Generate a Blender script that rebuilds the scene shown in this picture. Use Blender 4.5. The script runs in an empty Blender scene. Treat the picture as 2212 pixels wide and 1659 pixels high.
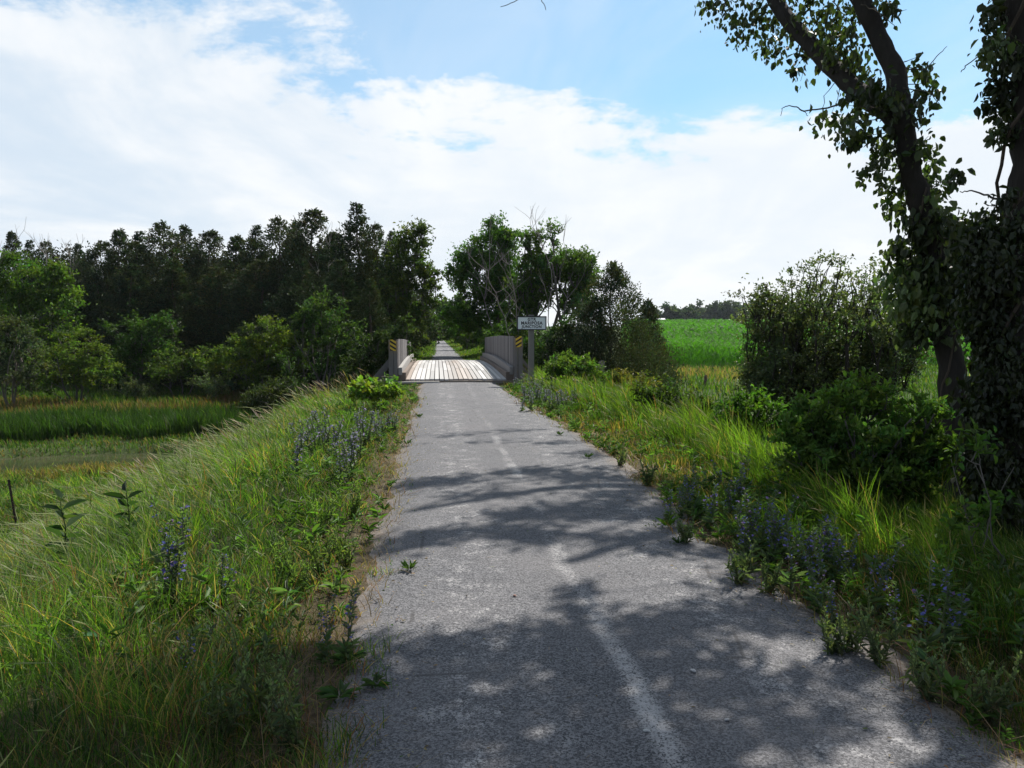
import bpy, math, numpy as np
from mathutils import Vector
R = math.radians
SC = bpy.context.scene
COL = SC.collection
# ------------------------------------------------------------------ camera, world, sun, exposure
EYE = 1.6; FPX = 1703.0; YAW = math.atan(161/1707.0); PITCH = math.atan(117.5/1703.0)
cam = bpy.data.objects.new('camera', bpy.data.cameras.new('camera')); COL.objects.link(cam)
cam.data.sensor_width = 36; cam.data.lens = 36*FPX/2212
cam.data.clip_start = .05; cam.data.clip_end = 6000
cam.location = (0, 0, EYE); cam.rotation_euler = (R(90)-PITCH, 0, -YAW)
SC.camera = cam
SC.render.resolution_x = 1024; SC.render.resolution_y = 768
SUN_AZ = R(36); SUN_EL = R(50)          # azimuth measured clockwise from the trail direction (+Y)
sd = Vector((math.sin(SUN_AZ)*math.cos(SUN_EL), math.cos(SUN_AZ)*math.cos(SUN_EL), math.sin(SUN_EL)))
sl = bpy.data.lights.new('sun', 'SUN'); sl.energy = 5.0; sl.angle = R(.53); sl.color = (1, .95, .87)
so = bpy.data.objects.new('sun', sl); COL.objects.link(so)
so.rotation_euler = (-sd).to_track_quat('-Z', 'Y').to_euler(); so.location = (20, 30, 40)
SC.view_settings.view_transform = 'Standard'; SC.view_settings.look = 'None'
SC.view_settings.exposure = 0.76; SC.view_settings.gamma = 1

class NT:
    def __init__(s, tree): s.t = tree; s.n = tree.nodes; s.l = tree.links
    def node(s, typ, **kw):
        n = s.n.new(typ)
        for k, v in kw.items(): setattr(n, k, v)
        return n
    def put(s, inp, v):
        if isinstance(v, bpy.types.NodeSocket): s.l.new(v, inp)
        elif v is not None:
            if isinstance(v, (tuple, list)) and len(v) == 3 and inp.type == 'RGBA': v = (*v, 1)
            inp.default_value = v
    def m(s, op, a, b=None, c=None, clamp=False):
        n = s.node('ShaderNodeMath', operation=op, use_clamp=clamp)
        s.put(n.inputs[0], a)
        if b is not None: s.put(n.inputs[1], b)
        if c is not None: s.put(n.inputs[2], c)
        return n.outputs[0]
    def mix(s, f, a, b, mode='MIX'):
        n = s.node('ShaderNodeMix', data_type='RGBA', blend_type=mode)
        s.put(n.inputs[0], f); s.put(n.inputs[6], a); s.put(n.inputs[7], b)
        return n.outputs[2]
    def noise(s, vec, scale, detail=4, rough=.55, dist=0):
        n = s.node('ShaderNodeTexNoise')
        if vec is not None: s.put(n.inputs['Vector'], vec)
        n.inputs['Scale'].default_value = scale; n.inputs['Detail'].default_value = detail
        n.inputs['Roughness'].default_value = rough; n.inputs['Distortion'].default_value = dist
        return n.outputs['Fac']
    def ss(s, v, a, b):
        n = s.node('ShaderNodeMapRange', interpolation_type='SMOOTHSTEP')
        s.put(n.inputs[0], v); n.inputs[1].default_value = a; n.inputs[2].default_value = b
        return n.outputs[0]
    def scale(s, vec, sc):
        n = s.node('ShaderNodeMapping'); s.put(n.inputs[0], vec); n.inputs['Scale'].default_value = sc
        return n.outputs[0]
    def sep(s, vec):
        n = s.node('ShaderNodeSeparateXYZ'); s.put(n.inputs[0], vec); return n.outputs
    def comb(s, x, y, z):
        n = s.node('ShaderNodeCombineXYZ'); s.put(n.inputs[0], x); s.put(n.inputs[1], y); s.put(n.inputs[2], z); return n.outputs[0]
    def bump(s, h, strength, dist):
        n = s.node('ShaderNodeBump'); s.put(n.inputs['Height'], h)
        n.inputs['Strength'].default_value = strength; n.inputs['Distance'].default_value = dist
        return n.outputs[0]

def build_world():
    w = bpy.data.worlds.new('World'); SC.world = w; w.use_nodes = True
    w.node_tree.nodes.clear(); t = NT(w.node_tree)
    sky = t.node('ShaderNodeTexSky', sky_type='NISHITA'); sky.sun_disc = False
    sky.sun_elevation = SUN_EL; sky.sun_rotation = SUN_AZ
    sky.air_density = 1.0; sky.dust_density = .6; sky.ozone_density = 1.5
    tc = t.node('ShaderNodeTexCoord').outputs['Generated']
    x, y, z = t.sep(tc)
    zc = t.m('MAXIMUM', z, 0.0)
    az = t.m('ARCTAN2', x, y); el = t.m('ARCSINE', zc)
    # position on a cloud layer seen in perspective
    k = t.m('DIVIDE', 1.0, t.m('ADD', zc, .16))
    pl = t.comb(t.m('MULTIPLY', x, k), t.m('MULTIPLY', y, k), .37)
    n1 = t.noise(pl, 2.2, 9, .60, .35)
    n2 = t.noise(pl, 6.5, 8, .62, .2)
    n3 = t.noise(t.scale(pl, (1, .45, 1)), 1.6, 7, .58, .8)
    puff = t.m('ADD', t.m('MULTIPLY', t.m('SUBTRACT', n1, .5), 1.0), t.m('MULTIPLY', t.m('SUBTRACT', n2, .5), .55))
    def blob(a0, e0, ra, re, p=1.0):
        u = t.m('DIVIDE', t.m('SUBTRACT', az, R(a0)), R(ra)); v = t.m('DIVIDE', t.m('SUBTRACT', el, R(e0)), R(re))
        d = t.m('SQRT', t.m('ADD', t.m('MULTIPLY', u, u), t.m('MULTIPLY', v, v)))
        return t.m('MULTIPLY', t.m('SUBTRACT', 1.0, d), p)
    holes = None
    for b in SKY_HOLES:
        q = blob(*b); holes = q if holes is None else t.m('MAXIMUM', holes, q)
    cover = t.m('ADD', t.m('MULTIPLY', holes, -.85), t.m('MULTIPLY', puff, 1.7))
    thick = t.ss(cover, -.12, .26)                     # opaque cumulus / stratus sheet
    thin = t.ss(t.m('ADD', n3, t.m('MULTIPLY', el, -.45)), .22, .62)
    low = t.ss(el, R(17), R(1))                       # the pale band near the horizon
    cov = t.m('MAXIMUM', t.m('MULTIPLY', thick, .96), t.m('MULTIPLY', t.m('MAXIMUM', thin, low), .30))
    shade = t.ss(t.m('ADD', n3, t.m('MULTIPLY', n1, .5)), .57, .98)
    toright = t.ss(az, R(-30), R(12))
    cl = t.mix(shade, (7.0, 8.1, 9.3), (9.9, 10.1, 10.3))
    cl = t.mix(t.m('MULTIPLY', toright, .55), cl, (10.2, 10.3, 10.4))
    veil = t.mix(low, (6.9, 8.7, 10.0), (8.8, 9.5, 10.0))
    tint = t.mix(1.0, sky.outputs[0], (.76, 1.30, 1.47), 'MULTIPLY')
    base = t.mix(t.m('MULTIPLY', low, .75), tint, veil)
    base = t.mix(.30, base, veil)
    c = t.mix(cov, base, cl)
    # the half of the sky behind the photographer is clearer and dimmer
    back = t.ss(y, .15, -.5)
    c = t.mix(t.m('MULTIPLY', back, .80), c, t.mix(1.0, sky.outputs[0], (.8, .87, 1.0), 'MULTIPLY'))
    bg = t.node('ShaderNodeBackground'); t.put(bg.inputs[0], c); bg.inputs[1].default_value = .0585
    o = t.node('ShaderNodeOutputWorld'); t.l.new(bg.outputs[0], o.inputs[0])
SKY_HOLES = [(8, 21.5, 20, 5.8), (14, 24, 24, 8.5), (20, 17.5, 9, 3.0), (-24, 23.5, 12, 4.2), (29, 17, 9, 4), (31, 20, 9, 4.5), (0, 40, 40, 11), (-50, 45, 25, 20), (55, 40, 25, 12)]
build_world()

# ------------------------------------------------------------------ helpers
FW = Vector((math.sin(YAW)*math.cos(PITCH), math.cos(YAW)*math.cos(PITCH), -math.sin(PITCH)))
RT = Vector((math.cos(YAW), -math.sin(YAW), 0)); UP = RT.cross(FW)
def at(px, py, Y):
    """real-world point on the sight line of a photo pixel (2212 px wide) at distance Y along the trail"""
    d = FW + RT*((px-1106)/FPX) + UP*((829.5-py)/FPX)
    t = Y/d.y
    return Vector((d.x*t, Y, EYE+d.z*t))
def tag(o, label=None, cat=None, group=None, kind=None):
    if label: o['label'] = label
    if cat: o['category'] = cat
    if group: o['group'] = group
    if kind: o['kind'] = kind
    return o
def empty(name, loc, rz=0, **k):
    o = bpy.data.objects.new(name, None); COL.objects.link(o); o.location = loc; o.rotation_euler = (0, 0, rz)
    o.empty_display_size = .2
    return tag(o, **k)
def copy_tree(o, parent=None):
    c = o.copy(); COL.objects.link(c)
    if parent is not None: c.parent = parent
    for ch in list(o.children): copy_tree(ch, c)
    return c
def smooth(a, b, x):
    t = np.clip((x-a)/(b-a), 0, 1); return t*t*(3-2*t)
def hash2(ix, iy, seed):
    h = np.sin(ix*127.1+iy*311.7+seed*74.7)*43758.5453
    return h-np.floor(h)
def vnoise(x, y, seed=0):
    x = np.asarray(x, float); y = np.asarray(y, float)
    ix = np.floor(x); iy = np.floor(y); fx = x-ix; fy = y-iy
    fx = fx*fx*(3-2*fx); fy = fy*fy*(3-2*fy)
    a = hash2(ix, iy, seed); b = hash2(ix+1, iy, seed); c = hash2(ix, iy+1, seed); d = hash2(ix+1, iy+1, seed)
    return (a*(1-fx)+b*fx)*(1-fy)+(c*(1-fx)+d*fx)*fy
def fbm(x, y, seed=0, o=3):
    s = 0; a = .5
    for i in range(o): s = s+a*vnoise(x*2**i, y*2**i, seed+i*13); a *= .5
    return s/(1-.5**o)

class MB:
    """collects vertices/faces (+ a colour per vertex) and links them as one mesh object"""
    def __init__(s): s.v = []; s.f = []; s.c = []; s.n = 0; s.mi = []
    def add(s, v, faces, col=None, mi=0):
        v = np.asarray(v, np.float32).reshape(-1, 3); k = len(v)
        s.v.append(v)
        if isinstance(faces, np.ndarray): s.f.append(faces.astype(np.int32)+s.n); s.mi.append(np.full(len(faces), mi))
        else:
            for q in faces: s.f.append(np.array([q], np.int32)+s.n); s.mi.append(np.array([mi]))
        if col is None: col = np.tile((.5, .5, .5), (k, 1))
        col = np.asarray(col, np.float32)
        if col.ndim == 1: col = np.tile(col, (k, 1))
        s.c.append(col); s.n += k
    def box(s, c, size, col=None, rz=0, rx=0, ry=0, mi=0, taper=None):
        hx, hy, hz = [q/2 for q in size]
        v = np.array([(x, y, z) for z in (-hz, hz) for y in (-hy, hy) for x in (-hx, hx)], float)
        if taper: v[4:, :2] *= taper
        for ax, an in ((0, rx), (1, ry), (2, rz)):
            if an:
                ca, sa = math.cos(an), math.sin(an); i, j = [(1, 2), (2, 0), (0, 1)][ax]
                vi = v[:, i]*ca-v[:, j]*sa; vj = v[:, i]*sa+v[:, j]*ca; v[:, i] = vi; v[:, j] = vj
        v += np.array(c)
        s.add(v, np.array([(0, 2, 3, 1), (4, 5, 7, 6), (0, 1, 5, 4), (2, 6, 7, 3), (0, 4, 6, 2), (1, 3, 7, 5)]), col, mi)
    def tube(s, pts, rad, seg=6, col=None, rough=0, rng=None, cap=True):
        pts = np.asarray(pts, float); n = len(pts)
        rad = np.asarray(rad, float) if np.ndim(rad) else np.full(n, float(rad))
        T = np.gradient(pts, axis=0); T /= np.linalg.norm(T, axis=1)[:, None]+1e-9
        ref = np.array((0, 0, 1.)) if abs(T[0, 2]) < .9 else np.array((1., 0, 0))
        A = np.cross(T, ref); A /= np.linalg.norm(A, axis=1)[:, None]+1e-9
        B = np.cross(T, A)
        th = np.arange(seg)*2*math.pi/seg
        rr = rad[:, None]*np.ones(seg)
        if rough: rr = rr*(1+rough*(rng.random((n, seg))-.5))
        v = pts[:, None, :]+rr[:, :, None]*(A[:, None, :]*np.cos(th)[None, :, None]+B[:, None, :]*np.sin(th)[None, :, None])
        i = np.arange(n-1)[:, None]*seg; j = np.arange(seg)[None, :]; jn = (j+1) % seg
        f = np.stack([i+j, i+jn, i+seg+jn, i+seg+j], -1).reshape(-1, 4)
        s.add(v.reshape(-1, 3), f, col)
        if cap:
            s.f.append(np.array([list(range(seg))[::-1]], np.int32)+s.n-n*seg); s.mi.append(np.array([0]))
            s.f.append(np.array([list(range(seg))], np.int32)+s.n-seg); s.mi.append(np.array([0]))
    def build(s, name, mat, parent=None, shade=False, **k):
        me = bpy.data.meshes.new(name)
        V = np.concatenate(s.v); me.vertices.add(len(V)); me.vertices.foreach_set('co', V.ravel())
        tot = np.concatenate([np.full(len(f), f.shape[1], np.int32) for f in s.f])
        lv = np.concatenate([f.ravel() for f in s.f]); st = np.concatenate([[0], np.cumsum(tot)[:-1]])
        me.loops.add(len(lv)); me.loops.foreach_set('vertex_index', lv)
        me.polygons.add(len(tot)); me.polygons.foreach_set('loop_start', st.astype(np.int32))
        me.polygons.foreach_set('loop_total', tot)
        me.polygons.foreach_set('material_index', np.concatenate(s.mi).astype(np.int32))
        me.polygons.foreach_set('use_smooth', np.full(len(tot), bool(shade or mat in (M['bark'], M['grass'], M['stone']))))
        at_ = me.color_attributes.new('tint', 'FLOAT_COLOR', 'POINT')
        C = np.concatenate(s.c); C = np.concatenate([C, np.ones((len(C), 1), np.float32)], 1)
        at_.data.foreach_set('color', C.ravel().astype(np.float32))
        me.update(calc_edges=True)
        for mm in (mat if isinstance(mat, (list, tuple)) else [mat]): me.materials.append(mm)
        o = bpy.data.objects.new(name, me); COL.objects.link(o)
        if parent is not None: o.parent = parent
        return tag(o, **k)

# ------------------------------------------------------------------ materials
def mat(name):
    m = bpy.data.materials.new(name); m.use_nodes = True; m.node_tree.nodes.clear()
    t = NT(m.node_tree); return m, t
def out(t, sh):
    o = t.node('ShaderNodeOutputMaterial'); t.l.new(sh, o.inputs[0])
def pbsdf(t, col, rough=.7, normal=None, spec=.4, metal=0):
    p = t.node('ShaderNodeBsdfPrincipled')
    t.put(p.inputs['Base Color'], col); t.put(p.inputs['Roughness'], rough)
    p.inputs['Specular IOR Level'].default_value = spec; p.inputs['Metallic'].default_value = metal
    if normal is not None: t.put(p.inputs['Normal'], normal)
    return p.outputs[0]
def leaf_mat(name, rough=.45, trans=.4, spec=.4, boost=(1.25, 1.5, .55)):
    """foliage: the per-leaf colour comes from the mesh, thin leaves let light through"""
    m, t = mat(name)
    a = t.node('ShaderNodeAttribute', attribute_name='tint').outputs['Color']
    p = pbsdf(t, a, rough, spec=spec)
    tr = t.node('ShaderNodeBsdfTranslucent'); t.put(tr.inputs[0], t.mix(1.0, a, boost, 'MULTIPLY'))
    mx = t.node('ShaderNodeMixShader'); mx.inputs[0].default_value = trans
    t.l.new(p, mx.inputs[1]); t.l.new(tr.outputs[0], mx.inputs[2]); out(t, mx.outputs[0])
    return m
def tint_mat(name, rough=.8, nscale=30, amt=.5, bump=.3, bdist=.01, stretch=(1, 1, 1), spec=.2):
    """solid surface whose colour per piece comes from the mesh, broken up by grain"""
    m, t = mat(name)
    a = t.node('ShaderNodeAttribute', attribute_name='tint').outputs['Color']
    tc = t.scale(t.node('ShaderNodeTexCoord').outputs['Object'], stretch)
    n = t.noise(tc, nscale, 6, .65)
    v = t.m('ADD', 1-amt*.5, t.m('MULTIPLY', n, amt))
    out(t, pbsdf(t, t.mix(1.0, a, t.comb(v, v, v), 'MULTIPLY'), rough, t.bump(n, bump, bdist), spec))
    return m
M = {}
M['grass'] = leaf_mat('grass_blades', .55, .45, .25, (1.2, 1.5, .5))
M['leaf'] = leaf_mat('broad_leaves', .6, .42, .22)
M['gloss_leaf'] = leaf_mat('glossy_leaves', .45, .36, .4)
M['cedar'] = leaf_mat('cedar_sprays', .7, .22, .2)
M['corn'] = leaf_mat('corn_leaves', .7, .5, .15, (1.1, 1.6, .4))
M['petal'] = leaf_mat('petals', .6, .4, .1, (1.1, 1.1, 1.2))
M['bark'] = tint_mat('bark', .9, 14, 1.1, .9, .03, (1, 1, .22), .1)
M['wood'] = tint_mat('weathered_wood', .8, 26, .75, .5, .006, (6, 6, .25))
M['deckwood'] = tint_mat('deck_planks', .75, 22, .55, .5, .005, (5, .3, 5))
M['stone'] = tint_mat('stones', .85, 60, .5, .4, .004)
M['rust'] = tint_mat('rusty_steel', .8, 60, .8, .4, .002)
M['paint'] = tint_mat('sign_paint', .45, 40, .12, .05, .001, spec=.4)

def asphalt_mat():
    m, t = mat('chip_seal_asphalt')
    P = t.node('ShaderNodeTexCoord').outputs['Object']; x, y, z = t.sep(P)
    vo = t.node('ShaderNodeTexVoronoi'); t.put(vo.inputs['Vector'], P); vo.inputs['Scale'].default_value = 125
    vc = t.sep(vo.outputs['Color'])[0]
    vo2 = t.node('ShaderNodeTexVoronoi'); t.put(vo2.inputs['Vector'], P); vo2.inputs['Scale'].default_value = 260
    vc2 = t.sep(vo2.outputs['Color'])[1]
    g = t.m('ADD', t.m('MULTIPLY', vc, .6), t.m('MULTIPLY', vc2, .4))
    chip = t.mix(t.ss(g, .15, .85), (.031, .032, .036), (.160, .158, .166))
    big = t.noise(P, 1.1, 5, .6); med = t.noise(P, 5, 6, .7); fine = t.noise(P, 38, 4, .7)
    chip = t.mix(t.m('MULTIPLY', t.ss(big, .35, .75), .35), chip, (.16, .15, .15))
    # pale dust settled in patches and along two wheel lines + the scraped centre line
    wob = t.m('MULTIPLY', t.m('SUBTRACT', t.noise(P, .55, 3, .5), .5), .30)
    xl = t.m('ADD', x, wob)
    def line(x0, w, wn):
        d = t.m('ABSOLUTE', t.m('SUBTRACT', xl, x0))
        d = t.m('ADD', d, t.m('MULTIPLY', t.m('SUBTRACT', fine, .5), wn)); return t.ss(d, w, w*.25)
    cen = t.m('MULTIPLY', line(.84, .085, .12), t.ss(t.m('ADD', t.m('MULTIPLY', t.noise(t.scale(P, (1, .6, 1)), 1.7, 4, .6), .7), t.m('MULTIPLY', fine, .4)), .42, .70))
    w1 = t.m('MULTIPLY', line(.22, .42, .3), t.ss(t.m('ADD', t.m('MULTIPLY', med, .7), t.m('MULTIPLY', fine, .5)), .58, .78))
    w2 = t.m('MULTIPLY', line(1.55, .5, .3), t.ss(t.m('ADD', t.m('MULTIPLY', med, .7), t.m('MULTIPLY', fine, .5)), .59, .80))
    gen = t.ss(t.m('ADD', t.m('MULTIPLY', med, .7), t.m('MULTIPLY', fine, .45)), .66, .86)
    dust = t.m('MAXIMUM', t.m('MAXIMUM', t.m('MULTIPLY', cen, t.m('SUBTRACT', .78, t.m('MULTIPLY', t.ss(y, 7, 16), .55))), t.m('MULTIPLY', w1, .75)), t.m('MAXIMUM', t.m('MULTIPLY', w2, .8), t.m('MULTIPLY', gen, .5)))
    dust = t.m('MULTIPLY', dust, t.ss(t.m('ADD', g, t.m('MULTIPLY', dust, .35)), .34, .66))
    c = t.mix(dust, chip, (.40, .39, .385))
    cr_ = t.node('ShaderNodeTexVoronoi', feature='DISTANCE_TO_EDGE'); t.put(cr_.inputs['Vector'], t.mix(.12, P, t.node('ShaderNodeTexNoise').outputs['Color'])); cr_.inputs['Scale'].default_value = .55
    crk = t.m('MULTIPLY', t.ss(cr_.outputs['Distance'], .007, .002), t.ss(big, .50, .60))
    c = t.mix(t.m('MULTIPLY', crk, .55), c, (.03, .028, .026))
    # loose soil and dry litter towards the grassy edges
    e = t.m('ABSOLUTE', t.m('SUBTRACT', x, .82))
    e = t.ss(t.m('ADD', e, t.m('MULTIPLY', t.m('SUBTRACT', med, .5), .5)), 1.12, 1.36)
    c = t.mix(t.m('MULTIPLY', e, .6), c, t.mix(fine, (.07, .05, .035), (.24, .19, .14)))
    h = t.m('ADD', t.m('MULTIPLY', g, .8), t.m('MULTIPLY', fine, .6))
    out(t, pbsdf(t, c, .85, t.bump(h, .8, .008), .25))
    return m
def ground_mat():
    m, t = mat('soil_and_thatch')
    P = t.node('ShaderNodeTexCoord').outputs['Object']
    a = t.node('ShaderNodeAttribute', attribute_name='tint').outputs['Color']
    n = t.noise(P, 18, 8, .75); n2 = t.noise(P, 1.3, 4, .6)
    c = t.mix(t.ss(n, .35, .65), t.mix(1.0, a, (.45, .45, .45), 'MULTIPLY'), a)
    c = t.mix(t.m('MULTIPLY', t.ss(n2, .5, .7), .4), c, (.10, .075, .04))
    out(t, pbsdf(t, c, .95, t.bump(n, .9, .04), .1)); return m
def water_mat():
    m, t = mat('muddy_water')
    P = t.node('ShaderNodeTexCoord').outputs['Object']
    n = t.noise(P, 3, 4, .6); n2 = t.noise(P, .8, 4, .6)
    c = t.mix(t.ss(n2, .4, .6), (.030, .038, .018), (.05, .05, .028))
    out(t, pbsdf(t, c, .10, t.bump(n, .12, .01), .3)); return m
M['asphalt'] = asphalt_mat(); M['ground'] = ground_mat(); M['water'] = water_mat()

# ------------------------------------------------------------------ terrain
BR0, BR1 = 23.6, 38.2            # bridge ends along Y
def left_edge(y):   return -.42+.10*(vnoise(y*1.3, y*0, 3)-.5)+.10*(vnoise(y*4.1, y*0, 4)-.5)+.2*smooth(38, 60, y)
def right_edge(y):
    w = 2.14-.45*smooth(10, 19, y)-.35*smooth(38, 44, y)-.25*smooth(60, 110, y)
    return w+.18*(vnoise(y*1.1, y*0, 7)-.5)+.14*(vnoise(y*3.7, y*0, 8)-.5)-.16*np.exp(-((y-5.9)/.35)**2)
def ground(x, y):
    x = np.asarray(x, float); y = np.asarray(y, float)
    xl = -x
    left = -.05*smooth(.5, 1.2, xl)-.62*smooth(1.3, 3.8, xl)-2.14*smooth(2.6, 8.6, xl)
    lowr = -1.5+ (4.1)*smooth(65, 260, y)*smooth(5, 16, x)
    right = -.05*smooth(2.1, 2.8, x)+(lowr+.05)*smooth(3.4, 8.5, x)
    z = np.where(x < .8, left, right)
    # creek under the bridge, from the marsh across to the right
    cut = smooth(BR0+.3, BR0+2.6, y)*(1-smooth(BR1-2.6, BR1-.3, y))
    z = z*(1-cut)+np.minimum(z, -2.75)*cut*smooth(14, 6, x)+z*cut*(1-smooth(14, 6, x))
    # pond hollow in the marsh
    px = (x+12.4)/5.4; py = (y-28.4)/2.2-.18*(x+12)/4
    pond = smooth(1.25, .7, np.sqrt(px*px+py*py))
    z = z-.42*pond
    bumpy = (fbm(x*.9, y*.9, 21)-.5)*.22+(fbm(x*.15, y*.15, 5)-.5)*.35*smooth(6, 12, np.abs(x))
    nearTrail = np.clip(np.minimum(x-(-.6), 2.4-x), 0, 1)
    z = z+bumpy*np.where((x > -.6) & (x < 2.35), 0, smooth(0, 1.2, np.where(x < 0, -.6-x, x-2.35)))
    return z
WATER_Z = -3.03
def gcol(x, y):
    n = fbm(x*.5, y*.5, 9)
    a = np.array((.055, .060, .024)); b = np.array((.12, .095, .05))
    k = smooth(.45, .7, n)[..., None]
    c = a*(1-k)+b*k
    far = smooth(7, 11, np.abs(x))[..., None]*.8; c = c*(1-far)+np.array((.05, .085, .024))*(.7+.6*n[..., None])*far
    edge = (np.clip(1-np.abs(np.where(x < .8, x+.5, x-2.2))/.5, 0, 1)*(y < 24))[..., None]
    c = c*(1-edge*.8)+np.array((.15, .11, .075))*edge*.8
    return c
def build_ground():
    xs = np.concatenate([-np.geomspace(900, 30, 26), np.linspace(-29, -10, 40), np.linspace(-9.8, 12, 150), np.linspace(12.5, 40, 40), np.geomspace(43, 900, 26)])
    ys = np.concatenate([np.linspace(-30, -3, 12), np.linspace(-2.5, 45, 260), np.linspace(46, 120, 60), np.geomspace(124, 1800, 40)])
    X, Y = np.meshgrid(xs, ys); Z = ground(X, Y)
    v = np.stack([X, Y, Z], -1).reshape(-1, 3); nx, ny = len(xs), len(ys)
    i = np.arange(ny-1)[:, None]*nx; j = np.arange(nx-1)[None, :]
    f = np.stack([i+j, i+j+1, i+nx+j+1, i+nx+j], -1).reshape(-1, 4)
    b = MB(); b.add(v, f, gcol(X, Y).reshape(-1, 3)); b.build('ground', M['ground'], shade=True, kind='structure')
def build_trail():
    for name, ya, yb in (('path', -6, BR0+.02), ('path', BR1-.02, 520)):
        ys = np.linspace(ya, yb, 300) if yb < 50 else np.concatenate([np.linspace(ya, 60, 120), np.geomspace(60.5, yb, 60)])
        b = MB(); n = 14; v = []
        for y in ys:
            l = float(left_edge(y))-.12; r = float(right_edge(y))+.12
            for q in range(n+1):
                s = q/n; x = l+(r-l)*s
                z = .018+.02*math.sin(math.pi*s); z = z-.03 if q in (0, n) else z
                v.append((x, y, max(z, float(ground(x, y))+.004) if 0 < q < n else float(ground(x, y))-.01))
        i = np.arange(len(ys)-1)[:, None]*(n+1); j = np.arange(n)[None, :]
        f = np.stack([i+j, i+j+1, i+n+2+j, i+n+1+j], -1).reshape(-1, 4)
        b.add(v, f); b.build(name, M['asphalt'], shade=True, kind='structure')
build_ground(); build_trail()
b = MB(); b.add([(-40, 20, WATER_Z), (14, 20, WATER_Z), (14, 42, WATER_Z), (-40, 42, WATER_Z)], np.array([(0, 1, 2, 3)])); b.build('pond_water', M['water'], kind='structure')

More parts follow.
